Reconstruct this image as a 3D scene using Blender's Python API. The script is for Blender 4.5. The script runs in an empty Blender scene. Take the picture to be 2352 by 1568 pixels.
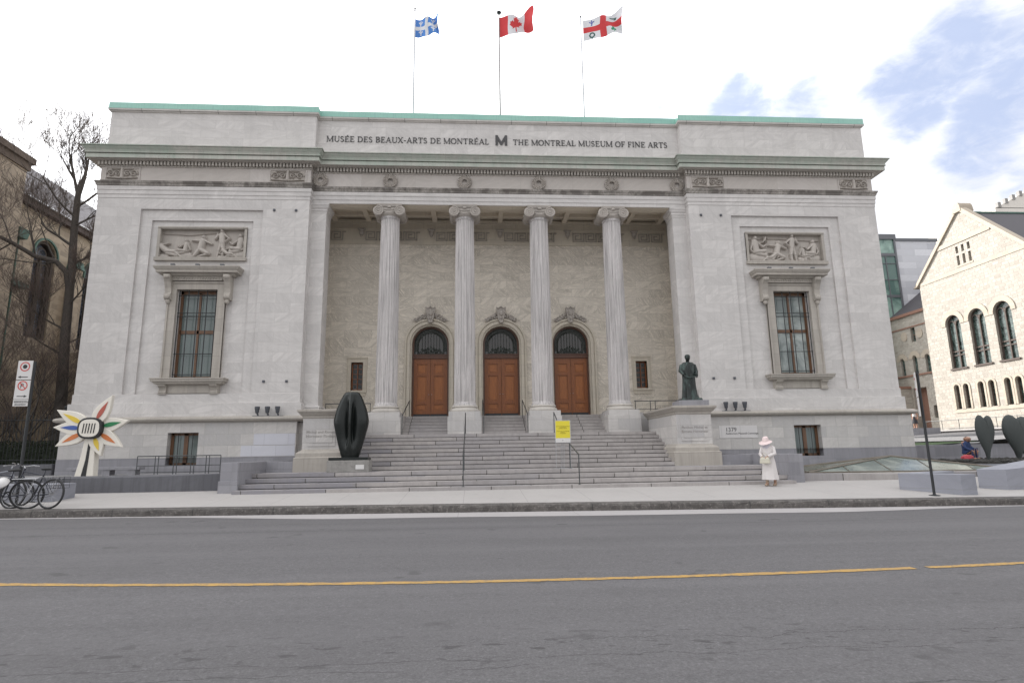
import bpy, math, random
from math import sin, cos, pi, radians, sqrt, atan2
from mathutils import Vector, Matrix
random.seed(7)
S = bpy.context.scene
COL = S.collection
# ---------------------------------------------------------------- camera
cam = bpy.data.cameras.new("camera"); cam.lens = 20.802; cam.sensor_width = 36; cam.clip_end = 3000; cam.clip_start = .1
co = bpy.data.objects.new("camera", cam); COL.objects.link(co); S.camera = co
YAW, PIT, ROL = .06666, .18583, -.015218
fw = Vector((sin(YAW)*cos(PIT), cos(YAW)*cos(PIT), sin(PIT)))
r0 = Vector((cos(YAW), -sin(YAW), 0)); u0 = r0.cross(fw)
rr = r0*cos(ROL)+u0*sin(ROL); uu = -r0*sin(ROL)+u0*cos(ROL)
M = Matrix((rr, uu, -fw)).transposed().to_4x4(); M.translation = Vector((-1.407, -26, 1.2)); co.matrix_world = M
# ---------------------------------------------------------------- light
SUN_EL = radians(23); SD = Vector((-.62, .78, 0)).normalized()      # horizontal direction towards the sun
sd = Vector((SD.x*cos(SUN_EL), SD.y*cos(SUN_EL), sin(SUN_EL)))
sl = bpy.data.lights.new("sun", 'SUN'); sl.energy = 4.2; sl.angle = radians(.6); sl.color = (1, .965, .92)
so = bpy.data.objects.new("sun", sl); COL.objects.link(so); so.rotation_euler = sd.to_track_quat('Z', 'Y').to_euler()
S.view_settings.view_transform = 'Standard'; S.view_settings.look = 'None'; S.view_settings.gamma = 1
S.view_settings.exposure = 1.
W = bpy.data.worlds.new("World"); S.world = W; W.use_nodes = True
def NT(t): return t.nodes, t.links
class N:
    """tiny node helper"""
    def __init__(s, tree): s.t = tree; s.n = tree.nodes; s.l = tree.links
    def a(s, typ, ins=None, **kw):
        n = s.n.new(typ)
        for k, v in kw.items(): setattr(n, k, v)
        for k, v in (ins or {}).items():
            if isinstance(v, bpy.types.NodeSocket): s.l.new(v, n.inputs[k])
            else:
                n.inputs[k].default_value = v
        return n
    def m(s, op, a, b=0, c=None, clamp=False):
        d = {0: a, 1: b}
        if c is not None: d[2] = c
        n = s.a('ShaderNodeMath', d, operation=op); n.use_clamp = clamp; return n.outputs[0]
    def vm(s, op, a, b): return s.a('ShaderNodeVectorMath', {0: a, 1: b}, operation=op)
    def mix(s, f, a, b, bt='MIX'):
        n = s.n.new('ShaderNodeMix'); n.data_type = 'RGBA'; n.blend_type = bt
        for i, v in ((0, f), (6, a), (7, b)):
            if isinstance(v, bpy.types.NodeSocket): s.l.new(v, n.inputs[i])
            else: n.inputs[i].default_value = v if i == 0 else tuple(v)+((1,) if len(v) == 3 else ())
        return n.outputs[2]
    def mr(s, v, a, b, c=0., d=1., smooth=False):
        n = s.a('ShaderNodeMapRange', {0: v, 1: a, 2: b, 3: c, 4: d})
        if smooth: n.interpolation_type = 'SMOOTHSTEP'
        return n.outputs[0]
    def noise(s, vec, sc=1., det=3., rough=.5, dist=0.):
        return s.a('ShaderNodeTexNoise', {'Vector': vec, 'Scale': sc, 'Detail': det, 'Roughness': rough, 'Distortion': dist}).outputs[0]
    def mapp(s, vec, sc=(1, 1, 1), loc=(0, 0, 0), rot=(0, 0, 0)):
        return s.a('ShaderNodeMapping', {'Vector': vec, 'Scale': sc, 'Location': loc, 'Rotation': rot}).outputs[0]
w = N(W.node_tree); w.n.clear()
sky = w.a('ShaderNodeTexSky', sky_type='NISHITA'); sky.sun_disc = False; sky.sun_elevation = SUN_EL
sky.sun_rotation = atan2(SD.x, SD.y); sky.air_density = 1.2; sky.dust_density = 1.5
tc = w.a('ShaderNodeTexCoord').outputs['Generated']
def pixdir(px, py):
    return (fw*1359.13+rr*(px-1176)+uu*(784-py)).normalized()
cl = w.noise(w.mapp(tc, sc=(1, 1, 1.8)), 7., 6., .62, .5)
cl2 = w.noise(w.mapp(tc, sc=(1, 1, 2.2), loc=(3, 1, 0)), 17., 5., .6, .4)
acc = None
for px, py, rad, amp in ((1500, 250, 2.4, .6), (1698, 250, 2.6, .95), (1842, 256, 2.4, .95), (1600, 200, 3.4, .35), (2047, 208, 2.3, 1.), (2124, 172, 2.5, 1.), (2088, 243, 2.3, .95), (2180, 148, 2.3, .95), (2222, 55, 2.2, .9), (2300, 245, 2.6, 1.), (2335, 110, 3., .75), (2252, 330, 2.3, 1.), (2222, 380, 2., .95), (1850, 40, 4., .4), (2330, 170, 2.4, .8),
                         (385, 12, 2.2, 1.4), (415, 42, 1.7, 1.4), (450, 68, 1.3, 1.2), (395, 30, 1.6, 1.2),
                         (2700, 200, 8, .8), (-600, -300, 9, .8), (900, -900, 12, .8), (2200, -700, 12, .9)):
    d = pixdir(px, py)
    dt = w.vm('DOT_PRODUCT', tc, tuple(d)).outputs['Value']
    k = w.mr(dt, cos(radians(rad*1.5)), 1., 0., amp)
    acc = k if acc is None else w.m('MAXIMUM', acc, k)
acc = w.m('ADD', acc, w.m('ADD', w.m('MULTIPLY', w.m('SUBTRACT', cl, .5), 2.1), w.m('MULTIPLY', w.m('SUBTRACT', cl2, .5), 1.3)))
blue = w.mr(acc, .05, 1.15, 0., .85, True)
# cloud radiance: bright white, a little uneven, brightest towards the sun
sunny = w.mr(w.vm('DOT_PRODUCT', tc, tuple(sd)).outputs['Value'], -.2, 1., 0., 1.)
cb = w.m('MULTIPLY', w.mr(cl, .32, .68, .84, 1.08), w.m('MULTIPLY', w.mr(sunny, -.1, .8, .60, 1.75), w.mr(w.vm('DOT_PRODUCT', tc, tuple(pixdir(2330, 260))).outputs['Value'], cos(radians(34)), 1., 1., .56, True)))
cloud = w.mix(1., w.mix(w.mr(cl, .35, .62), (.93, .945, 1.), (1., 1., 1.)), w.a('ShaderNodeCombineColor', {0: cb, 1: cb, 2: cb}).outputs[0], 'MULTIPLY')
skyc = w.mix(1., sky.outputs[0], (.085, .085, .085), 'MULTIPLY')
skyc = w.mix(.85, skyc, (.29, .355, .53))
fin = w.mix(blue, cloud, skyc)
bg = w.a('ShaderNodeBackground', {'Color': fin, 'Strength': .9})
wo = w.a('ShaderNodeOutputWorld', {'Surface': bg.outputs[0]})

# ---------------------------------------------------------------- objects
def tag(o, label=None, cat=None, group=None, kind=None):
    if label: o['label'] = label
    if cat: o['category'] = cat
    if group: o['group'] = group
    if kind: o['kind'] = kind
    return o
def empty(name, loc=(0, 0, 0), rz=0., label=None, cat=None, group=None):
    o = bpy.data.objects.new(name, None); o.empty_display_size = .2; COL.objects.link(o)
    o.location = loc; o.rotation_euler = (0, 0, rz); return tag(o, label, cat, group)
def rnd(a, b): return random.uniform(a, b)
class MB:
    def __init__(s): s.v = []; s.f = []; s.mi = []; s.m = 0
    def add(s, vs, fs):
        b = len(s.v); s.v += [tuple(p) for p in vs]; s.f += [tuple(b+i for i in f) for f in fs]; s.mi += [s.m]*len(fs); return s
    def box(s, x0, x1, y0, y1, z0, z1):
        return s.add([(x0, y0, z0), (x1, y0, z0), (x1, y1, z0), (x0, y1, z0), (x0, y0, z1), (x1, y0, z1), (x1, y1, z1), (x0, y1, z1)],
                     [(0, 3, 2, 1), (4, 5, 6, 7), (0, 1, 5, 4), (1, 2, 6, 5), (2, 3, 7, 6), (3, 0, 4, 7)])
    def bxf(s, x0, x1, y0, y1, z0, z1, t=.06):      # box with sloping (tapered) top inset t
        return s.add([(x0, y0, z0), (x1, y0, z0), (x1, y1, z0), (x0, y1, z0), (x0+t, y0+t, z1), (x1-t, y0+t, z1), (x1-t, y1-t, z1), (x0+t, y1-t, z1)],
                     [(0, 3, 2, 1), (4, 5, 6, 7), (0, 1, 5, 4), (1, 2, 6, 5), (2, 3, 7, 6), (3, 0, 4, 7)])
    def quad(s, *p): return s.add(p, [tuple(range(len(p)))])
    def prism(s, pts, y0, y1):          # pts (x,z), extruded in y
        n = len(pts)
        a = sum(pts[i][0]*pts[(i+1) % n][1]-pts[(i+1) % n][0]*pts[i][1] for i in range(n))
        if a < 0: pts = pts[::-1]
        return s.add([(x, y0, z) for x, z in pts]+[(x, y1, z) for x, z in pts],
                     [tuple(range(n)), tuple(range(2*n-1, n-1, -1))]+[(i, i+n, (i+1) % n+n, (i+1) % n) for i in range(n)])
    def vprism(s, pts, z0, z1):         # pts (x,y), extruded in z ; z1 number or list
        n = len(pts)
        a = sum(pts[i][0]*pts[(i+1) % n][1]-pts[(i+1) % n][0]*pts[i][1] for i in range(n))
        if a < 0:
            pts = pts[::-1]
            if isinstance(z1, (list, tuple)): z1 = z1[::-1]
        zt = z1 if isinstance(z1, (list, tuple)) else [z1]*n
        return s.add([(x, y, z0) for x, y in pts]+[(pts[i][0], pts[i][1], zt[i]) for i in range(n)],
                     [tuple(range(n-1, -1, -1)), tuple(range(n, 2*n))]+[(i, (i+1) % n, (i+1) % n+n, i+n) for i in range(n)])
    def tube(s, pts, r, n=8, cap=True):
        pts = [Vector(p) for p in pts]; R = r if isinstance(r, (list, tuple)) else [r]*len(pts)
        vs = []; fs = []; up = None
        for i, p in enumerate(pts):
            d = (pts[min(i+1, len(pts)-1)]-pts[max(i-1, 0)])
            if d.length < 1e-9: d = Vector((0, 0, 1))
            d.normalize()
            if up is None: up = d.orthogonal().normalized()
            up = (up-d*up.dot(d))
            if up.length < 1e-6: up = d.orthogonal()
            up.normalize(); sd_ = d.cross(up)
            for k in range(n):
                a = 2*pi*k/n; vs.append(p+(up*cos(a)+sd_*sin(a))*R[i])
        for i in range(len(pts)-1):
            for k in range(n): fs.append((i*n+k, i*n+(k+1) % n, (i+1)*n+(k+1) % n, (i+1)*n+k))
        if cap: fs.append(tuple(range(n-1, -1, -1))); fs.append(tuple(range((len(pts)-1)*n, len(pts)*n)))
        return s.add(vs, fs)
    def lathe(s, prof, cx=0, cy=0, n=24, fn=None):   # prof [(r,z)]
        vs = []; fs = []
        for r, z in prof:
            for k in range(n):
                a = 2*pi*k/n; q = r*(fn(a, z) if fn else 1); vs.append((cx+q*cos(a), cy+q*sin(a), z))
        for i in range(len(prof)-1):
            for k in range(n): fs.append((i*n+k, i*n+(k+1) % n, (i+1)*n+(k+1) % n, (i+1)*n+k))
        fs.append(tuple(range(n-1, -1, -1))); fs.append(tuple(range((len(prof)-1)*n, len(prof)*n)))
        return s.add(vs, fs)
    def loft(s, rings, n=20, fn=None):   # rings (cx,cy,z,rx,ry[,tilt])
        vs = []; fs = []
        for i, q in enumerate(rings):
            cx, cy, z, rx, ry = q[:5]; tl = q[5] if len(q) > 5 else 0
            for k in range(n):
                a = 2*pi*k/n; g = fn(a, i) if fn else 1
                vs.append((cx+rx*g*cos(a), cy+ry*g*sin(a), z+tl*cos(a)))
        for i in range(len(rings)-1):
            for k in range(n): fs.append((i*n+k, i*n+(k+1) % n, (i+1)*n+(k+1) % n, (i+1)*n+k))
        fs.append(tuple(range(n-1, -1, -1))); fs.append(tuple(range((len(rings)-1)*n, len(rings)*n)))
        return s.add(vs, fs)
    def ball(s, c, r, n=10, m=7):
        rx, ry, rz = r if isinstance(r, (list, tuple)) else (r, r, r)
        vs = [(c[0], c[1], c[2]-rz)]; fs = []
        for i in range(1, m):
            t = -pi/2+pi*i/m
            for k in range(n): a = 2*pi*k/n; vs.append((c[0]+rx*cos(t)*cos(a), c[1]+ry*cos(t)*sin(a), c[2]+rz*sin(t)))
        vs.append((c[0], c[1], c[2]+rz)); L = len(vs)-1
        for k in range(n):
            fs.append((0, 1+(k+1) % n, 1+k)); fs.append((L, L-n+k, L-n+(k+1) % n))
        for i in range(m-2):
            for k in range(n): b = 1+i*n; fs.append((b+k, b+(k+1) % n, b+n+(k+1) % n, b+n+k))
        return s.add(vs, fs)
    def run(s, path, prof, closed=False):  # moulding: path (x,y); outward is right of travel; prof (off,z) bottom to top
        P = [Vector(p) for p in path]; n = len(P); m = len(prof); vs = []; fs = []
        for i in range(n):
            ds = []
            if i > 0 or closed: ds.append((P[i]-P[i-1]).normalized())
            if i < n-1 or closed: ds.append((P[(i+1) % n]-P[i]).normalized())
            ns = [Vector((d.y, -d.x)) for d in ds]
            if len(ns) == 1: mt = ns[0]
            else:
                b = ns[0]+ns[1]; mt = b/(1+ns[0].dot(ns[1])) if (1+ns[0].dot(ns[1])) > .05 else ns[0]
            for o, z in prof: q = P[i]+mt*o; vs.append((q.x, q.y, z))
        for i in range(n if closed else n-1):
            j = (i+1) % n
            for k in range(m-1): fs.append((i*m+k, j*m+k, j*m+k+1, i*m+k+1))
        return s.add(vs, fs)
    def wall(s, x0, x1, z0, z1, y, holes=(), dep=.1):   # facing -y, rectangular holes with reveals going +y
        xs = sorted({x0, x1, *[h[0] for h in holes], *[h[1] for h in holes]}); zs = sorted({z0, z1, *[h[2] for h in holes], *[h[3] for h in holes]})
        for i in range(len(xs)-1):
            for j in range(len(zs)-1):
                cx = (xs[i]+xs[i+1])/2; cz = (zs[j]+zs[j+1])/2
                if any(h[0] < cx < h[1] and h[2] < cz < h[3] for h in holes): continue
                s.quad((xs[i], y, zs[j]), (xs[i+1], y, zs[j]), (xs[i+1], y, zs[j+1]), (xs[i], y, zs[j+1]))
        for h in holes:
            a, b, c, d = h[:4]; e = y+dep
            s.quad((a, y, c), (a, y, d), (a, e, d), (a, e, c)); s.quad((b, y, c), (b, e, c), (b, e, d), (b, y, d))
            if not (len(h) > 4 and h[4] == 'arch'): s.quad((a, y, d), (b, y, d), (b, e, d), (a, e, d))
            s.quad((a, y, c), (a, e, c), (b, e, c), (b, y, c))
        return s
    def archfill(s, cx, r, zs, zt, y, dep=0, n=16):
        P = [(cx-r*cos(pi*i/n), zs+r*sin(pi*i/n)) for i in range(n+1)]
        for i in range(n):
            (a, b), (c, d) = P[i], P[i+1]
            s.quad((a, y, b), (c, y, d), (c, y, zt), (a, y, zt))
            if dep: s.quad((a, y, b), (a, y+dep, b), (c, y+dep, d), (c, y, d))
        return s
    def ring(s, cx, zs, r0, r1, z0, y0, y1, n=20):     # arch-shaped frame: legs from z0, half-round above zs
        I = [(cx-r0, z0)]+[(cx-r0*cos(pi*i/n), zs+r0*sin(pi*i/n)) for i in range(n+1)]+[(cx+r0, z0)]
        O = [(cx-r1, z0)]+[(cx-r1*cos(pi*i/n), zs+r1*sin(pi*i/n)) for i in range(n+1)]+[(cx+r1, z0)]
        for i in range(len(I)-1):
            a, b, c, d = I[i], I[i+1], O[i+1], O[i]
            s.quad((a[0], y0, a[1]), (b[0], y0, b[1]), (c[0], y0, c[1]), (d[0], y0, d[1]))
            s.quad((d[0], y0, d[1]), (c[0], y0, c[1]), (c[0], y1, c[1]), (d[0], y1, d[1]))
            s.quad((a[0], y0, a[1]), (a[0], y1, a[1]), (b[0], y1, b[1]), (b[0], y0, b[1]))
        return s
    def archdisc(s, cx, zs, r, z0, y, n=20):
        return s.quad(*([(cx-r, y, z0), (cx+r, y, z0)]+[(cx+r*cos(pi*i/n), y, zs+r*sin(pi*i/n)) for i in range(n+1)]))
    def bar(s, a, b, wd, dp, y):         # flat bar in xz plane, width wd, depth dp
        a = Vector(a); b = Vector(b); d = (b-a)
        if d.length < 1e-6: return s
        d.normalize(); p = Vector((-d.y, d.x))*wd/2
        return s.prism([(a-p)[:], (b-p)[:], (b+p)[:], (a+p)[:]], y, y+dp)
    def build(s, name, mat, parent=None, smooth=False, bevel=0., loc=None, fixn=False):
        me = bpy.data.meshes.new(name); me.from_pydata(s.v, [], s.f)
        mats = mat if isinstance(mat, (list, tuple)) else [mat]
        for m_ in mats: me.materials.append(m_)
        if len(mats) > 1: me.polygons.foreach_set('material_index', s.mi)
        if smooth:
            me.polygons.foreach_set('use_smooth', [True]*len(me.polygons)); 
            try: me.set_sharp_from_angle(angle=radians(40))
            except Exception: pass
        me.update()
        o = bpy.data.objects.new(name, me); COL.objects.link(o)
        if parent: o.parent = parent
        if loc: o.location = loc
        if bevel:
            b = o.modifiers.new('bevel', 'BEVEL'); b.width = bevel; b.segments = 2; b.limit_method = 'ANGLE'
        return o
def mirror(mb):
    o = MB(); o.v = [(-x, y, z) for x, y, z in mb.v]; o.f = [f[::-1] for f in mb.f]; o.mi = list(mb.mi); return o
def kids(o): return [c for c in o.children]
def copy_tree(o, parent=None):
    c = o.copy(); COL.objects.link(c); c.parent = parent
    for ch in kids(o): copy_tree(ch, c)
    return c
def heightfield(fn, x0, x1, z0, z1, y, nx, nz):
    mb = MB(); vs = []; fs = []
    for j in range(nz+1):
        for i in range(nx+1):
            x = x0+(x1-x0)*i/nx; z = z0+(z1-z0)*j/nz; vs.append((x, y-fn(x, z), z))
    for j in range(nz):
        for i in range(nx): a = j*(nx+1)+i; fs.append((a, a+1, a+nx+2, a+nx+1))
    mb.add(vs, fs); return mb
def capd(px, pz, a, b):
    dx = b[0]-a[0]; dz = b[1]-a[1]; L = dx*dx+dz*dz; t = 0 if L == 0 else max(0, min(1, ((px-a[0])*dx+(pz-a[1])*dz)/L))
    return sqrt((px-a[0]-t*dx)**2+(pz-a[1]-t*dz)**2), t

# ---------------------------------------------------------------- materials
def mat(name):
    m = bpy.data.materials.new(name); m.use_nodes = True; t = N(m.node_tree); t.n.clear()
    b = t.n.new('ShaderNodeBsdfPrincipled'); o = t.n.new('ShaderNodeOutputMaterial'); t.l.new(b.outputs[0], o.inputs[0])
    return m, t, b
def setc(t, b, k, v):
    if isinstance(v, bpy.types.NodeSocket): t.l.new(v, b.inputs[k])
    else: b.inputs[k].default_value = (tuple(v)+(1,)) if isinstance(v, tuple) and len(v) == 3 else v
def plain(name, col, rough=.6, metal=0., var=.12, sc=6., bump=0., bsc=30.):
    m, t, b = mat(name)
    oc = t.a('ShaderNodeTexCoord').outputs['Object']
    n = t.noise(oc, sc, 5., .6)
    c = t.mix(n, tuple(x*(1-var) for x in col), tuple(min(1, x*(1+var)) for x in col))
    setc(t, b, 'Base Color', c); b.inputs['Roughness'].default_value = rough; b.inputs['Metallic'].default_value = metal
    if bump:
        bn = t.a('ShaderNodeBump', {'Height': t.noise(oc, bsc, 5., .6), 'Strength': bump, 'Distance': .02}); t.l.new(bn.outputs[0], b.inputs['Normal'])
    return m
def facecoord(t):
    oc = t.a('ShaderNodeTexCoord').outputs['Object']
    nm = t.a('ShaderNodeVectorTransform', {0: t.a('ShaderNodeNewGeometry').outputs['True Normal']}, vector_type='NORMAL', convert_from='WORLD', convert_to='OBJECT').outputs[0]
    sn = t.a('ShaderNodeSeparateXYZ', {0: nm}); so_ = t.a('ShaderNodeSeparateXYZ', {0: oc})
    f = t.m('GREATER_THAN', t.m('ABSOLUTE', sn.outputs[0]), .6)
    u = t.m('ADD', t.m('MULTIPLY', so_.outputs[0], t.m('SUBTRACT', 1., f)), t.m('MULTIPLY', so_.outputs[1], f))
    g = t.m('GREATER_THAN', t.m('ABSOLUTE', sn.outputs[2]), .7)
    v = t.m('ADD', t.m('MULTIPLY', so_.outputs[2], t.m('SUBTRACT', 1., g)), t.m('MULTIPLY', so_.outputs[1], g))
    return oc, t.a('ShaderNodeCombineXYZ', {0: u, 1: v}).outputs[0], u, v
def stone(name, c1, c2, cj, bw=1.15, bh=.44, mort=.009, vein=.1, veinc=None, joint=.5, grime=.1, rough=.75, off=.5, bump=.35, rsc=1., zoff=0., streak=0., squash=1., vs=1.3, bdist=.01, light=0., sts=(3.2, 3.2, .22)):
    m, t, b = mat(name)
    oc, p, u, v = facecoord(t)
    pp = t.mapp(p, loc=(.37, zoff, 0))
    br = t.a('ShaderNodeTexBrick', {'Vector': pp, 'Color1': (0, 0, 0, 1), 'Color2': (1, 1, 1, 1), 'Mortar': (0, 0, 0, 1), 'Scale': 1., 'Mortar Size': mort, 'Mortar Smooth': .2, 'Bias': 0., 'Brick Width': bw, 'Row Height': bh})
    br.offset = off; br.squash = squash; br.squash_frequency = 3
    rn = t.a('ShaderNodeSeparateColor', {0: br.outputs[0]}).outputs[0]
    fac = br.outputs[1]
    rot = t.a('ShaderNodeVectorRotate', {'Vector': t.vm('ADD', p, t.a('ShaderNodeCombineXYZ', {0: t.m('MULTIPLY', rn, 31.), 1: t.m('MULTIPLY', rn, 17.)}).outputs[0]).outputs[0], 'Angle': t.m('MULTIPLY', t.m('SUBTRACT', rn, .45), 2.2)}, rotation_type='Z_AXIS').outputs[0]
    vn = t.noise(t.mapp(rot, sc=(.55, 2.6, 1)), vs, 6., .6, 1.6)
    vv = t.mr(vn, .38, .66)
    vn2 = t.noise(t.mapp(rot, sc=(.8, 7, 1)), vs*1.7, 3., .5, 2.2)
    ln = t.m('MULTIPLY', t.mr(t.m('ABSOLUTE', t.m('SUBTRACT', vn2, .5)), 0., .035, 1., 0.), .7)
    base = t.mix(t.m('MULTIPLY', t.m('POWER', rn, 1.6), rsc), c1, c2)
    vc = veinc or tuple(x*.72 for x in c1)
    base = t.mix(t.m('MULTIPLY', vv, vein*3), base, vc)
    base = t.mix(t.m('MULTIPLY', ln, vein*1.5+light), base, tuple(min(1., x*1.16) for x in c1))
    g = t.noise(t.mapp(oc, sc=(1, 1, .45)), .8, 6., .65)
    base = t.mix(t.m('MULTIPLY', t.mr(g, .45, .75), grime*2.2), base, tuple(x*.72 for x in c1))
    fine = t.noise(oc, 38., 3., .6)
    base = t.mix(t.mr(fine, .3, .75, 0., .24), base, tuple(x*.7 for x in c1))
    if streak:
        st = t.noise(t.mapp(oc, sc=sts), 1.6, 5., .7)
        base = t.mix(t.m('MULTIPLY', t.mr(st, .46, .66), streak), base, tuple(x*.46 for x in c1))
    base = t.mix(t.m('MULTIPLY', fac, joint), base, cj)
    setc(t, b, 'Base Color', base); b.inputs['Roughness'].default_value = rough
    if bump:
        h = t.m('ADD', t.m('SUBTRACT', 1., fac), t.m('MULTIPLY', fine, .25))
        bn = t.a('ShaderNodeBump', {'Height': h, 'Strength': bump, 'Distance': bdist}); t.l.new(bn.outputs[0], b.inputs['Normal'])
    return m
WH = (.63, .603, .582)
M_wing = stone('pale_marble_blocks', WH, (.53, .508, .492), (.37, .35, .335), bw=1.3, bh=.44, vein=.24, grime=.2, zoff=.06, streak=.11, vs=1., joint=.38, light=.2, rsc=1.1)
M_base = stone('base_marble_blocks', (.57, .545, .52), (.40, .39, .39), (.24, .23, .22), bw=.98, bh=.47, vein=.18, zoff=-.27, streak=.15, light=.2)
M_rear = stone('grey_beige_marble_blocks', (.76, .70, .61), (.53, .485, .42), (.42, .385, .335), bw=1.35, bh=.43, vein=.30, veinc=(.45, .41, .35), light=1.2, grime=.22, joint=.6, rsc=.9, vs=.8)
M_trim = stone('carved_marble_trim', (.56, .525, .48), (.49, .46, .42), (.30, .28, .25), bw=1.9, bh=30, mort=.01, vein=.06, grime=.16, joint=.5, bump=.2, streak=.22)
M_frieze = stone('frieze_marble', (.50, .46, .425), (.57, .53, .50), (.36, .34, .31), bw=2.5, bh=30, vein=.12, grime=.1)
M_rear_trim = stone('warm_marble_trim', (.43, .395, .35), (.37, .34, .305), (.22, .20, .18), bw=1.2, bh=.55, vein=.08, grime=.3, streak=.3)
M_carve = stone('carved_relief_stone', (.47, .43, .39), (.44, .40, .36), (.3, .27, .25), bw=50, bh=50, vein=.1, grime=.35, bump=.1, streak=.3)
M_dkgr = stone('dark_grey_granite', (.125, .125, .138), (.10, .10, .112), (.06, .06, .065), bw=2.2, bh=5, vein=.12, grime=.3, streak=.5)
M_bluegr = stone('blue_grey_granite', (.29, .285, .305), (.215, .212, .232), (.17, .17, .18), bw=1.25, bh=.42, vein=.07, grime=.2, zoff=.1, streak=.3)
M_bench = stone('veined_grey_granite', (.27, .275, .31), (.26, .265, .295), (.2, .2, .2), bw=60, bh=60, vein=.16, grime=.12)
M_stepw = stone('grey_granite_steps', (.40, .372, .358), (.17, .17, .205), (.05, .045, .04), bw=2.6, bh=40, mort=.016, joint=.9, vein=.06, grime=.45, rsc=.9, streak=.3, bump=.5)
M_kerb = stone('rough_kerb_granite', (.135, .122, .112), (.075, .07, .067), (.035, .035, .033), bw=2.1, bh=40, mort=.015, joint=.9, vein=.25, grime=.9, bump=1., rsc=1.2, vs=4., bdist=.03)
M_shaft = stone('weathered_column_marble', (.57, .54, .53), (.50, .475, .465), (.4, .38, .37), bw=50, bh=3.05, mort=.006, vein=.12, grime=.45, streak=1., rsc=.5, sts=(11, 11, .28))
def greened(name, amt, z0, z1):
    m = stone(name, (.50, .485, .44), (.43, .43, .39), (.24, .24, .2), bw=1.55, bh=60, vein=.05, grime=.25, streak=.35)
    t = N(m.node_tree); b = [n for n in t.n if n.type == 'BSDF_PRINCIPLED'][0]
    src = b.inputs['Base Color'].links[0].from_socket
    oc = t.a('ShaderNodeTexCoord').outputs['Object']
    g = t.noise(t.mapp(oc, sc=(.7, .7, 1.2)), 1.1, 5., .65)
    g2 = t.noise(t.mapp(oc, sc=(5, 5, .5)), 1.5, 4., .6)
    f = t.m('MULTIPLY', t.mr(t.m('ADD', t.m('MULTIPLY', g, .7), t.m('MULTIPLY', g2, .3)), .38, .62), amt)
    setc(t, b, 'Base Color', t.mix(f, src, (.27, .37, .30)))
    return m
M_green = greened('copper_stained_cornice_stone', .5, 0, 1)
def lichen(name):
    m = stone(name, (.42, .39, .355), (.38, .35, .32), (.2, .18, .16), bw=50, bh=60, vein=.05, grime=.5, bump=.4, streak=.5)
    t = N(m.node_tree); b = [n for n in t.n if n.type == 'BSDF_PRINCIPLED'][0]
    src = b.inputs['Base Color'].links[0].from_socket
    oc = t.a('ShaderNodeTexCoord').outputs['Object']
    g = t.noise(t.mapp(oc, sc=(.9, .9, .6)), 1.3, 6., .7)
    setc(t, b, 'Base Color', t.mix(t.m('MAXIMUM', t.mr(g, .42, .56, 0., .85), t.mr(t.noise(t.mapp(oc, sc=(1, 1, 1)), 12., 3., .7), .45, .6, 0., .6)), src, (.10, .088, .078)))
    return m
M_lichen = lichen('blackened_moulding_stone')
def coppermat():
    m, t, b = mat('verdigris_copper'); oc = t.a('ShaderNodeTexCoord').outputs['Object']
    g = t.noise(t.mapp(oc, sc=(.4, .4, 1)), 1.2, 5., .6); g2 = t.noise(t.mapp(oc, sc=(7, 7, .4)), 2., 4., .7)
    c = t.mix(t.mr(g, .35, .65), (.25, .47, .40), (.31, .53, .45)); c = t.mix(t.mr(g2, .5, .75, 0., .5), c, (.20, .33, .32))
    setc(t, b, 'Base Color', c); b.inputs['Roughness'].default_value = .7; return m
M_copper = coppermat()
t = N(M_kerb.node_tree); b = [n for n in t.n if n.type == 'BSDF_PRINCIPLED'][0]; src = b.inputs['Base Color'].links[0].from_socket
oc = t.a('ShaderNodeTexCoord').outputs['Object']
src = t.mix(t.mr(t.noise(oc, 5., 5., .75), .42, .62, 0., .75), src, (.045, .04, .037)); src = t.mix(t.mr(t.noise(oc, 13., 4., .7), .54, .68, 0., .6), src, (.24, .22, .205)); setc(t, b, 'Base Color', src)
M_verd = plain('old_copper_trim', (.085, .15, .125), .8, var=.5, sc=3)
M_coping = stone('coping_stone', (.56, .53, .50), (.5, .47, .44), (.12, .11, .10), bw=1.72, bh=60, mort=.02, joint=.6, vein=.1, grime=.5)
def woodmat(name, col, dark):
    m, t, b = mat(name); oc = t.a('ShaderNodeTexCoord').outputs['Object']
    n = t.noise(t.mapp(oc, sc=(14, 14, 1.1)), 2., 5., .6, .6)
    c = t.mix(t.mr(n, .3, .7), col, dark); setc(t, b, 'Base Color', c); b.inputs['Roughness'].default_value = .42; return m
M_wood = woodmat('varnished_door_wood', (.265, .083, .017), (.165, .048, .010))
M_wood2 = woodmat('varnished_door_panel_wood', (.35, .115, .022), (.235, .072, .014))
M_woodd = woodmat('dark_stained_wood', (.10, .035, .014), (.06, .022, .01))
M_woodw = woodmat('window_frame_wood', (.17, .085, .042), (.095, .048, .026))
M_iron = plain('dark_iron', (.028, .030, .032), .5, .3)
M_irong = plain('aged_green_iron', (.055, .066, .058), .6, .4, var=.4)
M_rail = plain('grey_painted_rail', (.075, .08, .082), .45, .5)
M_bronze = None
def bronzemat():
    m, t, b = mat('green_black_bronze'); oc = t.a('ShaderNodeTexCoord').outputs['Object']
    n = t.noise(t.mapp(oc, sc=(1.5, 1.5, .6)), 3., 5., .65, .5)
    c = t.mix(t.mr(n, .48, .7), (.016, .020, .019), (.075, .11, .10)); setc(t, b, 'Base Color', c)
    b.inputs['Roughness'].default_value = .45; b.inputs['Metallic'].default_value = .35
    bn = t.a('ShaderNodeBump', {'Height': t.noise(oc, 22., 4., .6), 'Strength': .5, 'Distance': .02}); t.l.new(bn.outputs[0], b.inputs['Normal']); return m
M_bronze = bronzemat()
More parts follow.
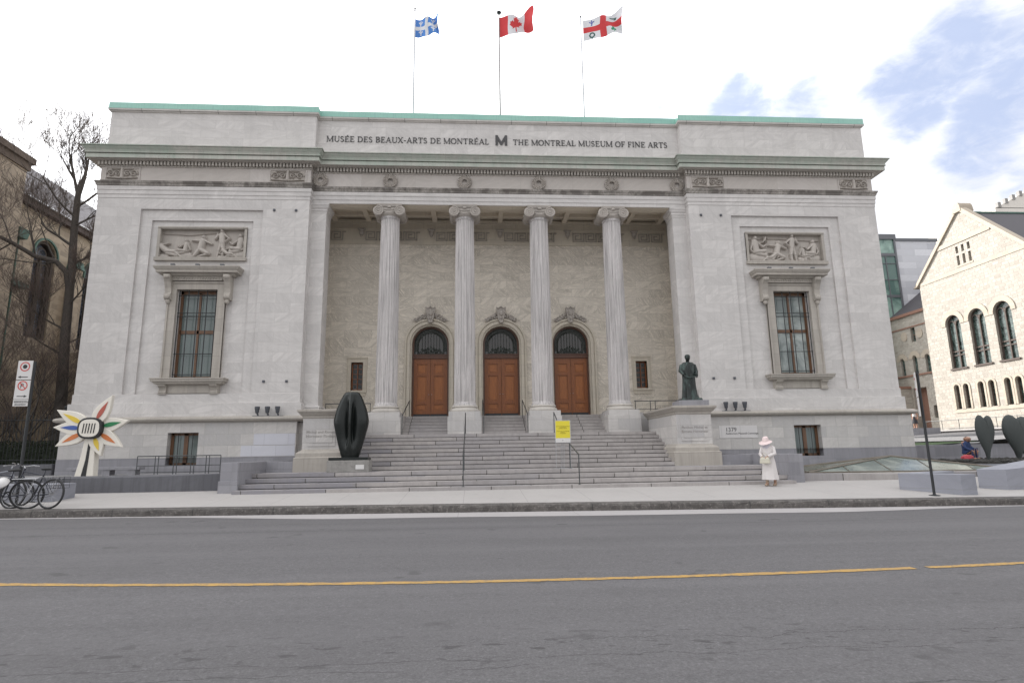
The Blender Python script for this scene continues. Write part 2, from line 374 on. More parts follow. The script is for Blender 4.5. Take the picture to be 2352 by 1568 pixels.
M_darkb = plain('dark_patinated_bronze', (.010, .013, .012), .32, .3, var=.35, sc=4, bump=.12, bsc=9)
M_heart = plain('rough_dark_grey_bronze', (.055, .062, .06), .85, .1, var=.3, sc=30, bump=.6, bsc=40)
def glassmat(name, col, rough=.06, ns=0., c2=(.3, .34, .34), spec=.6):
    m, t, b = mat(name); oc = t.a('ShaderNodeTexCoord').outputs['Object']
    n = t.noise(oc, 1.1 if not ns else ns, 4., .6, 1.)
    setc(t, b, 'Base Color', t.mix(t.mr(n, .4, .65), col, c2) if ns else t.mix(n, col, tuple(x*1.35 for x in col)))
    b.inputs['Roughness'].default_value = rough; b.inputs['Specular IOR Level'].default_value = spec; return m
M_glass = glassmat('curtained_window_glass', (.115, .14, .135), .08)
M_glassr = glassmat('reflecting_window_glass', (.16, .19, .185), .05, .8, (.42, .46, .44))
M_glassd = glassmat('dark_fanlight_glass', (.028, .024, .022), .12)
M_glassl = glassmat('leaded_church_glass', (.012, .022, .018), .16, 3.2, (.10, .14, .125))
M_glassb = glassmat('blue_green_curtain_glass', (.09, .16, .14), .05, .25, (.36, .50, .43))
M_sky_glass = glassmat('skylight_glass', (.10, .13, .12), .16, .9, (.24, .27, .24))
def whitepaint(name, c, r=.5): return plain(name, c, r, var=.05, sc=3)
M_white = whitepaint('white_painted_resin', (.70, .66, .585)); M_red = whitepaint('brick_red_paint', (.40, .09, .06)); M_or = whitepaint('orange_paint', (.55, .17, .05))
M_yel = whitepaint('yellow_paint', (.66, .48, .05)); M_grn = whitepaint('green_paint', (.02, .19, .07)); M_blu = whitepaint('blue_paint', (.05, .10, .33)); M_blk = whitepaint('black_paint', (.015, .015, .016))
M_signw = whitepaint('sign_white', (.60, .585, .57)); M_signr = whitepaint('sign_red', (.50, .055, .04)); M_signy = whitepaint('board_yellow', (.66, .56, .035))
M_letter = plain('charcoal_letters', (.052, .050, .052), .5, var=.05)
M_faint = plain('weathered_letters', (.27, .25, .235), .8, var=.1)
M_alu = plain('brushed_aluminium', (.42, .42, .43), .35, .6, var=.05)
M_lampg = plain('grey_lamp_housing', (.10, .105, .118), .45, .3)
# ---------------------------------------------------------------- ground
def asphalt():
    m, t, b = mat('worn_asphalt'); oc = t.a('ShaderNodeTexCoord').outputs['Object']; s_ = t.a('ShaderNodeSeparateXYZ', {0: oc})
    f = t.noise(oc, 55., 4., .7); g = t.noise(t.mapp(oc, sc=(.25, 1, 1)), .9, 6., .6); h = t.noise(t.mapp(oc, sc=(.06, 1.6, 1)), 1.4, 4., .6)
    c = t.mix(t.mr(f, .3, .7), (.066, .062, .064), (.130, .126, .127)); sk_ = t.noise(oc, 24., 2., .8); c = t.mix(t.mr(sk_, .55, .72, 0., .55), c, (.19, .182, .186)); c = t.mix(t.mr(sk_, .28, .42, .55, 0.), c, (.04, .037, .038))
    c = t.mix(t.mr(g, .35, .7, 0., .25), c, (.078, .074, .077)); c = t.mix(t.mr(h, .35, .65, 0., .2), c, (.150, .143, .147))
    ty = t.noise(t.mapp(oc, sc=(.02, .9, 1), loc=(0, .4, 0)), 1.1, 3., .5); c = t.mix(t.mr(ty, .42, .62, 0., .2), c, (.16, .153, .157)); mp = t.noise(oc, 8.5, 4., .7); c = t.mix(t.mr(mp, .52, .7, 0., .3), c, (.05, .047, .048))
    # dark pits and oil spots along the near lane
    lane = t.mr(t.m('ABSOLUTE', t.m('SUBTRACT', s_.outputs[1], -20.9)), 0., .75, 1., 0.)
    sp = t.noise(t.mapp(oc, sc=(1, 2.2, 1)), 3.4, 3., .55)
    c = t.mix(t.m('MULTIPLY', t.mr(sp, .60, .65, 0., .8), lane), c, (.038, .036, .036)); pz = t.noise(t.mapp(oc, sc=(.22, .5, 1), loc=(5, 2, 0)), 1., 5., .65); c = t.mix(t.mr(pz, .54, .60, 0., .12), c, (.055, .052, .053)); oil = t.noise(oc, 1.7, 2., .5); c = t.mix(t.mr(oil, .69, .74, 0., .5), c, (.045, .043, .043))
    st = t.noise(t.mapp(oc, sc=(.35, 1.3, 1)), 1.8, 5., .6)
    c = t.mix(t.m('MULTIPLY', t.mr(st, .5, .7, 0., .28), lane), c, (.07, .066, .067))
    # long wandering cracks
    for y0, amp, seed, x0, x1, wd in ((-21.15, .22, 3, -40, 40, .006), (-13.05, .10, 9, -60, 60, .010), (-20.75, .30, 5, -.5, 30, .006), (-21.9, .26, 14, .6, 30, .009), (-21.35, .2, 21, -9, -1, .006)):
        wv = t.noise(t.a('ShaderNodeCombineXYZ', {0: s_.outputs[0], 1: float(seed)}).outputs[0], 1.3, 6., .65)
        yy = t.m('ADD', t.m('MULTIPLY', t.m('SUBTRACT', wv, .5), amp*2), y0+(0))
        d = t.m('ABSOLUTE', t.m('SUBTRACT', s_.outputs[1], yy))
        br = t.mr(t.noise(t.a('ShaderNodeCombineXYZ', {0: s_.outputs[0], 1: seed+7.}).outputs[0], 2.2, 3., .6), .38, .52)
        k = t.m('MULTIPLY', t.mr(d, wd*.6, wd*1.5, .75, 0.), br)
        k = t.m('MULTIPLY', k, t.m('MULTIPLY', t.m('GREATER_THAN', s_.outputs[0], float(x0)), t.m('LESS_THAN', s_.outputs[0], float(x1))))
        c = t.mix(k, c, (.03, .028, .028))
    setc(t, b, 'Base Color', c); b.inputs['Roughness'].default_value = .88
    bn = t.a('ShaderNodeBump', {'Height': t.noise(oc, 90., 3., .7), 'Strength': .5, 'Distance': .01}); t.l.new(bn.outputs[0], b.inputs['Normal']); return m
M_asph = asphalt()
def concrete(name, c, jx=1.5, jy=100., seed=0.):
    m, t, b = mat(name); oc = t.a('ShaderNodeTexCoord').outputs['Object']; s_ = t.a('ShaderNodeSeparateXYZ', {0: oc})
    f = t.noise(oc, 45., 4., .7); g = t.noise(oc, .7, 6., .6)
    cc = t.mix(t.mr(f, .3, .7), tuple(x*.9 for x in c), tuple(x*1.06 for x in c)); cc = t.mix(t.mr(g, .4, .7, 0., .35), cc, tuple(x*.78 for x in c))
    st = t.noise(oc, 5.5, 4., .6, .5); cc = t.mix(t.mr(st, .60, .72, 0., .30), cc, tuple(x*.62 for x in c))
    mx = t.m('ABSOLUTE', t.m('SUBTRACT', t.m('FRACT', t.m('DIVIDE', t.m('ADD', s_.outputs[0], seed), jx)), .5))
    k = t.mr(mx, 0., .006/jx*1.6, .8, 0.)
    my = t.m('ABSOLUTE', t.m('SUBTRACT', t.m('FRACT', t.m('DIVIDE', s_.outputs[1], jy)), .5))
    k = t.m('MAXIMUM', k, t.mr(my, 0., .009/jy, .8, 0.))
    cc = t.mix(k, cc, tuple(x*.45 for x in c))
    setc(t, b, 'Base Color', cc); b.inputs['Roughness'].default_value = .85
    bn = t.a('ShaderNodeBump', {'Height': f, 'Strength': .25, 'Distance': .01}); t.l.new(bn.outputs[0], b.inputs['Normal']); return m
M_walk = concrete('pale_concrete_paving', (.385, .365, .35), 1.76, 100., .81)
M_plaza = concrete('grey_concrete_paving', (.30, .295, .295), 2.2, 2.2, .2)
M_gutter = concrete('worn_gutter_concrete', (.37, .35, .345), 3., 100., .3)
M_soil = plain('brown_garden_soil', (.055, .045, .034), .95, var=.5, sc=3, bump=.8, bsc=12)
M_earth = plain('distant_ground', (.16, .155, .15), .95)
def strct(name, mb, m, **k): return tag(mb.build(name, m, **k), kind='structure')
ZR = -.335
def ZF(x): return ZR-.0034*x
def KY(x): return -9.85-.053*x
g = MB(); g.quad((-900, -900, -.8), (900, -900, -.8), (900, 900, -.8), (-900, 900, -.8)); strct('ground', g, M_earth)
g = MB(); g.quad((-100, -40, ZF(-100)), (100, -40, ZF(100)), (100, KY(100)+.05, ZF(100)), (-100, KY(-100)+.05, ZF(-100))); strct('road', g, M_asph)
g = MB()
vs = []; fs = []; nx = 240
for i in range(nx+1):
    x = -60+120*i/nx; sm = lambda a, b: (lambda q: q*q*(3-2*q))(min(1, max(0, (x-a)/(b-a)))); e = KY(x)-(.22+.95*sm(-11, -4)*(1-sm(6, 14))+.05*sin(x*.9)+rnd(-.02, .02)); vs += [(x, e, ZF(x)+.004), (x, KY(x), ZF(x)+.006)]
for i in range(nx): fs.append((2*i, 2*i+2, 2*i+3, 2*i+1))
g.add(vs, fs); strct('gutter', g, M_gutter)
def yellowpaint():
    m, t, b = mat('worn_yellow_road_paint'); oc = t.a('ShaderNodeTexCoord').outputs['Object']
    n = t.noise(t.mapp(oc, sc=(1, 3, 1)), 14., 5., .75); n2 = t.noise(t.mapp(oc, sc=(.3, 2.5, 1)), 2., 3., .6)
    c = t.mix(t.mr(n, .47, .60, 0., .9), (.43, .255, .060), (.15, .125, .10)); c = t.mix(t.mr(n2, .5, .75, 0., .4), c, (.36, .24, .10))
    setc(t, b, 'Base Color', c); b.inputs['Roughness'].default_value = .8; return m
M_ypaint = yellowpaint()
g = MB()
def stripe(x0, x1, y, wd):
    n = int((x1-x0)/.12); vs = []; fs = []
    for i in range(n+1):
        x = x0+(x1-x0)*i/n; yc = y+(.0105 if x < 0 else .0085)*min(abs(x), 9)**2+(max(0, abs(x)-9)*.16 if abs(x) > 9 else 0); vs += [(x, yc-wd/2+rnd(-.014, .014), ZF(x)+.005), (x, yc+wd/2+rnd(-.014, .014), ZF(x)+.005)]
    for i in range(n): fs.append((2*i, 2*i+2, 2*i+3, 2*i+1))
    g.add(vs, fs)
YL = -18.40
stripe(-40, 4.3, YL, .135); stripe(4.5, 14.5, YL, .125); stripe(14.8, 40, YL, .15)
strct('road_marking', g, M_ypaint)
def SZ(y): return .05+.06*(y+6.6)
# kerb with an uneven split face
g = MB(); vs = []; fs = []; prof = [(-.02, -.30), (-.015, -.085), (0, -.035), (.06, -.007), (.31, 0)]
n = 700
for i in range(n+1):
    x = -70+140*i/n
    for j, (y, z) in enumerate(prof):
        ky = KY(x)+y; vs.append((x, ky+(rnd(-.012, .012) if j < 4 else 0), SZ(KY(x)+.31)+z+(rnd(-.006, .006) if 0 < j < 4 else 0)))
for i in range(n):
    for j in range(4): a = i*5+j; fs.append((a, a+5, a+6, a+1))
g.add(vs, fs); strct('kerb', g, M_kerb)
g = MB(); g.quad((-70, KY(-70)+.31, SZ(KY(-70)+.31)), (70, KY(70)+.31, SZ(KY(70)+.31)), (70, -4.6, SZ(-4.6)), (-70, -4.6, SZ(-4.6))); strct('sidewalk', g, M_walk)
g = MB(); g.quad((9.7, -4.6, SZ(-4.6)), (60, -4.6, SZ(-4.6)), (60, 1.2, .2), (9.7, 1.2, .2)); strct('plaza', g, M_plaza)
g = MB(); g.box(-20.4, -9.42, -5.2, -.1, -.3, .58); strct('terrace', g, M_plaza)
g = MB(); vs = []; fs = []
for j in range(30):
    for i in range(30): vs.append((-18.55-1.6*i, -.1+1.8*j, .92+rnd(-.06, .1)+min(.5, j*.03)))
for j in range(29):
    for i in range(29): a = j*30+i; fs.append((a, a+30, a+31, a+1))
g.add(vs, fs); strct('garden_soil', g, M_soil)
# rising ground of the side street, to the right behind the museum
def HZ(x): return 1.12+(x-18.6)*.061
def strip(x0, x1, dz=0., y0=1.25, y1=90):
    s_ = MB(); s_.quad((x0, y0, HZ(x0)+dz), (x1, y0, HZ(x1)+dz), (x1, y1, HZ(x1)+dz), (x0, y1, HZ(x0)+dz)); return s_
strct('hillside', strip(18.6, 120, -.03), M_plaza)
M_grass = plain('lawn_green', (.035, .075, .012), .9, var=.4, sc=9)
strct('lawn', strip(19., 23., .03, 1.6, 30), M_grass)
strct('footpath', strip(23.6, 28.5, .05), M_walk)
strct('side_street', strip(29.5, 38.5, .0), M_asph)
strct('far_pavement', strip(39.3, 44.6, .10), M_walk)
strct('side_street_kerb', strip(38.6, 39.3, .07), M_kerb)

# ---------------------------------------------------------------- museum
WX, WI, RC = 18.18, 8.87, .35
mus = empty('museum_building', (0, 0, 0), 0, 'monumental white marble museum with four Ionic columns and green copper roof edge', 'museum')
P_wing = [(-WX, 34), (-WX, 0), (-WI, 0), (-WI, RC), (WI, RC), (WI, 0), (WX, 0), (WX, 34)]
def off(path_p): return [(x, y) for x, y in path_p]
# --- base storey
for sgn in (-1, 1):
    def mb_():
        return MB()
    b_ = MB(); hx = (12.86, 14.1, .88, 2.23)
    b_.wall(WI, WX+.22, 1.2, 2.7, -.22, [(hx[0], hx[1], 1.2, hx[3])], .5)
    b_.quad((WX+.22, -.22, 1.2), (WX+.22, 34, 1.2), (WX+.22, 34, 2.7), (WX+.22, -.22, 2.7))
    b_.quad((WI, .5, 1.2), (WI, -.22, 1.2), (WI, -.22, 2.7), (WI, .5, 2.7))
    (b_ if sgn > 0 else mirror(b_)).build('base_wall', M_base, mus)
    b_ = MB(); b_.wall(WI-.02, WX+.235, -.4, 1.2, -.235, [(hx[0], hx[1], hx[2], 1.2)], .5)
    b_.quad((WX+.235, -.235, -.4), (WX+.235, 34, -.4), (WX+.235, 34, 1.2), (WX+.235, -.235, 1.2))
    b_.quad((WI-.02, .5, -.4), (WI-.02, -.235, -.4), (WI-.02, -.235, 1.2), (WI-.02, .5, 1.2))
    b_.quad((WI-.02, -.235, 1.2), (WX+.235, -.235, 1.2), (WX+.235, -.2, 1.2), (WI-.02, -.2, 1.2))
    (b_ if sgn > 0 else mirror(b_)).build('granite_plinth', M_bluegr, mus)
    b_ = MB(); pth = [(WI, .35), (WI, 0), (WX, 0), (WX, 34)]
    b_.run(pth, [(.12, 2.88), (.12, 3.46), (.03, 3.475), (.03, 3.86), (0., 3.87)])
    (b_ if sgn > 0 else mirror(b_)).build('upper_base_band', M_wing, mus)
    b_ = MB(); b_.run(pth, [(.2, 2.64), (.24, 2.65), (.33, 2.67), (.41, 2.71), (.44, 2.77), (.42, 2.83), (.35, 2.87), (.24, 2.895), (.1, 2.90)]); (b_ if sgn > 0 else mirror(b_)).build('torus_band', M_rear_trim, mus)
    # --- wing wall with two stepped recesses and the window opening
    b_ = MB(); b_.wall(WI, WX, 3.87, 12.73, 0, [(10.92, 16.26, 3.87, 12.2)], .10)
    b_.wall(10.92, 16.26, 3.87, 12.2, .10, [(11.35, 15.78, 3.88, 11.7)], .09)
    b_.wall(11.35, 15.78, 3.88, 11.7, .19, [(12.69, 14.37, 4.5, 8.5), (11.6, 15.5, 9.86, 11.42)], .26)
    b_.quad((WX, 0, 3.87), (WX, 34, 3.87), (WX, 34, 12.73), (WX, 0, 12.73)); b_.quad((WI, .6, 2.6), (WI, 0, 2.6), (WI, 0, 12.73), (WI, .6, 12.73))
    (b_ if sgn > 0 else mirror(b_)).build('wing_wall', M_wing, mus)
def runpart(name, prof, m, path=P_wing, smooth=False):
    b_ = MB(); b_.run(path, prof); return b_.build(name, m, mus, smooth=smooth)
runpart('architrave', [(0, 12.70), (.02, 12.72), (.02, 12.88), (.045, 12.885), (.045, 13.08), (.07, 13.085), (.07, 13.27)], M_wing)
runpart('taenia_moulding', [(.07, 13.27), (.10, 13.29), (.11, 13.36), (.15, 13.42), (.17, 13.49), (.15, 13.50), (.0, 13.51)], M_lichen)
runpart('frieze', [(0, 13.50), (0, 14.21)], M_frieze)
runpart('bed_moulding', [(0, 14.20), (.05, 14.21), (.05, 14.24), (.0, 14.25), (.0, 14.44), (.18, 14.45), (.22, 14.50), (.38, 14.475), (.45, 14.46)], M_trim)
runpart('cornice', [(.45, 14.44), (.45, 14.62), (.39, 14.625), (.39, 14.66), (.50, 14.665), (.50, 14.70), (.465, 14.705), (.47, 14.73), (.50, 14.80), (.57, 14.88), (.60, 14.925), (.575, 14.93), (.575, 14.945), (.635, 14.95), (.635, 14.995), (.2, 15.04), (-.5, 15.06)], M_green)
def dentrow(x0, x1, y):
    b_ = MB(); n = int(round((x1-x0)/.15)); p = (x1-x0)/n
    for i in range(n): b_.box(x0+p*i+.02, x0+p*i+.02+p*.56, y-.165, y-.03, 14.26, 14.43)
    b_.build('dentil_course', M_trim, mus)
dentrow(-WX-.1, -WI+.1, 0); dentrow(WI-.1, WX+.1, 0); dentrow(-WI+.2, WI-.2, RC)
# --- attic
AX, AI = WX-.1, WI-.1
P_att = [(-AX, 34), (-AX, .1), (-AI, .1), (-AI, .45), (AI, .45), (AI, .1), (AX, .1), (AX, 34)]
runpart('attic_wall', [(.07, 15.02), (.07, 15.32), (0, 15.33), (0, 16.98)], M_wing, P_att)
runpart('attic_coping', [(0, 16.97), (.05, 16.985), (.06, 17.02), (.11, 17.04), (.12, 17.12), (.05, 17.13)], M_coping, P_att)
runpart('copper_flashing', [(.11, 17.12), (.125, 17.125), (.125, 17.145), (.105, 17.15), (.10, 17.43), (-.6, 17.47)], M_copper, P_att)
b_ = MB(); b_.box(-AX+.5, AX-.5, .9, 34, 16.6, 17.38); b_.build('roof', M_copper, mus)
M_ceil = stone('pale_ceiling_stone', (.74, .67, .56), (.7, .63, .53), (.4, .36, .3), bw=1.7, bh=1.7, vein=.05, grime=.15)
# --- portico side walls, ceiling, rear wall
YR = 3.3
b_ = MB()
for s_ in (-1, 1): b_.quad(*[(s_*8.88, y, z) for y, z in ((.5, 2.6), (YR+.1, 2.6), (YR+.1, 13.3), (.5, 13.3))])
holes = []
for cx in (-3.54, 0, 3.54): holes.append((cx-1.0, cx+1.0, 2.5, 7.9, 'arch'))
for s_ in (-1, 1): holes.append(tuple(sorted((s_*6.82, s_*7.40)))+(4.31, 5.69))
b_.wall(-8.88, 8.88, 2.0, 11.80, YR, holes, .35)
for cx in (-3.54, 0, 3.54): b_.archfill(cx, 1.0, 6.61, 7.9, YR, .35)
b_.build('portico_rear_wall', M_rear, mus)
M_rear_lt = stone('pale_carved_portico_stone', (.62, .565, .47), (.58, .53, .45), (.33, .30, .26), bw=1.2, bh=.55, vein=.08, grime=.2, streak=.15)
b_ = MB(); b_.box(-8.87, 8.87, YR-.05, YR+.2, 11.8, 11.90); b_.box(-8.87, 8.87, YR-.02, YR+.2, 11.9, 12.62); b_.box(-8.87, 8.87, YR-.05, YR+.2, 12.62, 12.69)
b_.box(-8.87, 8.87, YR+.0, YR+.2, 12.69, 13.3); b_.box(-8.87, 8.87, YR-.16, YR+.01, 12.95, 13.08); b_.build('rear_wall_frieze', M_rear_lt, mus)
yk = YR-.08      # greek key band
kb = [MB() for _ in range(6)]
def key(x):
    b_ = kb[sum(1 for q in (-7.1, -3.55, 0, 3.55, 7.1) if x > q)]
    u = .085; w_ = .036
    L = [((0, 0), (0, 5)), ((0, 5), (5, 5)), ((5, 5), (5, 1.3)), ((5, 1.3), (1.5, 1.3)), ((1.5, 1.3), (1.5, 3.6)), ((1.5, 3.6), (3.4, 3.6)), ((0, 0), (6.4, 0)), ((6.4, 0), (6.4, 5)), ((6.4, 5), (8, 5))]
    for (a, c), (d, e) in L: b_.box(x+min(a, d)*u-w_/2, x+max(a, d)*u+w_/2, yk, yk+.07, 12.03+min(c, e)*u-w_/2, 12.03+max(c, e)*u+w_/2)
mask_x = [-7.1, -3.55, 0, 3.55, 7.1]
x = -8.6
while x < 8.2:
    if all(abs(x+.34-mx) > .56 for mx in mask_x): key(x)
    x += .68 if all(abs(x+.34-mx) > .56 for mx in mask_x) else .08
for q in kb: q.build('greek_key_band', M_rear_trim, mus)
for mx in mask_x:
    b_ = MB(); b_.ball((mx, YR-.08, 12.42), (.13, .12, .16), 12, 8); b_.ball((mx, YR-.12, 12.55), (.17, .10, .07), 12, 6); b_.box(mx-.2, mx+.2, YR-.16, YR, 12.58, 12.64)
    b_.ball((mx, YR-.2, 12.40), (.03, .05, .05), 8, 6); b_.ball((mx-.05, YR-.17, 12.45), .028, 6, 5); b_.ball((mx+.05, YR-.17, 12.45), .028, 6, 5)
    b_.tube([(mx-.07, YR-.12, 12.28), (mx-.04, YR-.14, 12.2), (mx, YR-.15, 12.15), (mx+.04, YR-.14, 12.2), (mx+.07, YR-.12, 12.28)], .022, 6)
    b_.build('lion_mask', M_carve, mus, smooth=True)
b_ = MB(); b_.box(-8.87, 8.87, .9, YR+.1, 13.2, 13.35)
for i in range(11):
    x = -8.4+i*1.68; b_.box(x-.12, x+.12, .95, YR, 12.98, 13.21)
for y in (1.02, 1.75, 2.5): b_.box(-8.87, 8.87, y-.07, y+.07, 13.02, 13.205)
b_.box(-8.87, 8.87, RC+.02, .96, 12.71, 13.4); b_.box(-8.87, 8.87, RC+.2, .76, 12.69, 12.72); b_.build('coffered_ceiling', M_ceil, mus)
b_ = MB(); b_.box(-WX+.3, WX-.3, 4.1, 33.5, -.5, 16.4); b_.box(-WX+.3, -8.95, .62, 4.2, -.5, 16.4); b_.box(8.95, WX-.3, .62, 4.2, -.5, 16.4); b_.build('dark_backing_core', M_woodd, mus)  # solid dark backing added inside, stops sky and light coming through the openings
# --- antae
for s_ in (-1, 1):
    b_ = MB(); x0, x1 = 8.20, 8.875
    b_.box(x0, x1, .42, 1.25, 3.3, 12.27)
    b_.run([(8.875, 1.3), (8.20, 1.25), (8.20, .42), (8.875, .42)], [(0, 12.2), (.02, 12.27), (.02, 12.33), (.05, 12.36), (.05, 12.45), (.09, 12.50), (.12, 12.60), (.14, 12.62), (.14, 12.70)])
    b_.run([(8.875, 1.3), (8.20, 1.25), (8.20, .42), (8.875, .42)], [(.14, 2.9), (.14, 3.05), (.16, 3.07), (.16, 3.13), (.12, 3.16), (.07, 3.19), (.07, 3.25), (.1, 3.28), (.08, 3.33), (.02, 3.36), (0, 3.5)])
    if s_ > 0: pass
    # path above runs with the outward side on the right only for the left-hand copy
    mb2 = MB(); mb2.v = [(-x, y, z) for x, y, z in b_.v] if s_ < 0 else list(b_.v); mb2.f = b_.f if s_ < 0 else b_.f; mb2.mi = b_.mi
    mb2.build('anta_pilaster', M_wing, mus)
# --- columns
YC = .86
def fl(a, z):
    return 1-.062*abs(cos(12*a))**.7 if 3.46 < z < 12.06 else 1.
for cx in (-5.31, -1.79, 1.76, 5.31):
    col = MB(); prof = [(.53, 3.30), (.53, 3.34), (.50, 3.40), (.485, 3.455), (.485, 3.47), (.488, 3.6)]
    for i in range(1, 13): q = i/12; prof.append((.488-.058*q**1.6, 3.6+8.4*q))
    prof += [(.432, 12.05), (.44, 12.07), (.45, 12.12), (.45, 12.2)]
    col.lathe(prof, cx, YC, 144, fl)
    sh = col.build('column_shaft', M_shaft, mus, smooth=False)
    d_ = MB(); d_.lathe([(.60, 3.02), (.635, 3.06), (.64, 3.11), (.61, 3.16), (.565, 3.175), (.545, 3.20), (.55, 3.22), (.585, 3.235), (.59, 3.27), (.56, 3.30), (.53, 3.305)], cx, YC, 48)
    d_.build('column_base', M_trim, sh, smooth=True)
    d_ = MB(); d_.box(cx-.70, cx+.70, YC-.70, YC+.70, 2.79, 3.025); d_.box(cx-.745, cx+.745, YC-.745, YC+.745, 2.016, 2.79); d_.build('column_plinth', M_base, sh, bevel=.008)
    c_ = MB(); c_.lathe([(.45, 12.18), (.52, 12.24), (.56, 12.30), (.54, 12.34)], cx, YC, 32)
    for k in range(-4, 5): c_.ball((cx+k*.075, YC-.515, 12.36), (.030, .04, .05), 8, 6)
    for s_ in (-1, 1):
        vx = cx+s_*.50; rv = .245
        c_.add([], []); n = 20
        for yy0, yy1, r_ in ((YC-.50, YC+.50, rv*.86), (YC-.54, YC-.46, rv), (YC+.46, YC+.54, rv), (YC-.06, YC+.06, rv*.93)):
            vs = [(vx+r_*cos(2*pi*k/n), yy, 12.40+r_*sin(2*pi*k/n)) for yy in (yy0, yy1) for k in range(n)]
            c_.add(vs, [tuple(range(n)), tuple(range(2*n-1, n-1, -1))]+[(k, k+n, (k+1) % n+n, (k+1) % n) for k in range(n)])
        sp = []; T = 60
        for k in range(T): a = k/T*2*pi*2.3; r_ = rv*(1-.80*k/T); sp.append((vx-s_*r_*sin(a)*1., YC-.552, 12.40+r_*cos(a)))
        c_.tube(sp, [.027*(1-.45*k/T) for k in range(T)], 6); c_.ball((vx, YC-.55, 12.40), .045, 10, 6)
    c_.box(cx-.46, cx+.46, YC-.50, YC+.50, 12.34, 12.60); c_.tube([(cx-.47, YC-.535, 12.615), (cx+.47, YC-.535, 12.615)], .02, 6); c_.tube([(cx-.30, YC-.52, 12.47), (cx, YC-.52, 12.44), (cx+.30, YC-.52, 12.47)], .016, 6)
    c_.ball((cx, YC-.53, 12.58), (.10, .06, .06), 8, 6)
    c_.run([(cx+.50, YC-.5), (cx+.5, YC+.5), (cx-.5, YC+.5), (cx-.5, YC-.5)], [(0, 12.6), (.06, 12.64), (.09, 12.70), (.09, 12.72)], closed=True)
    c_.box(cx-.56, cx+.56, YC-.56, YC+.56, 12.62, 12.715)
    c_.build('ionic_capital', M_carve, sh, smooth=True)
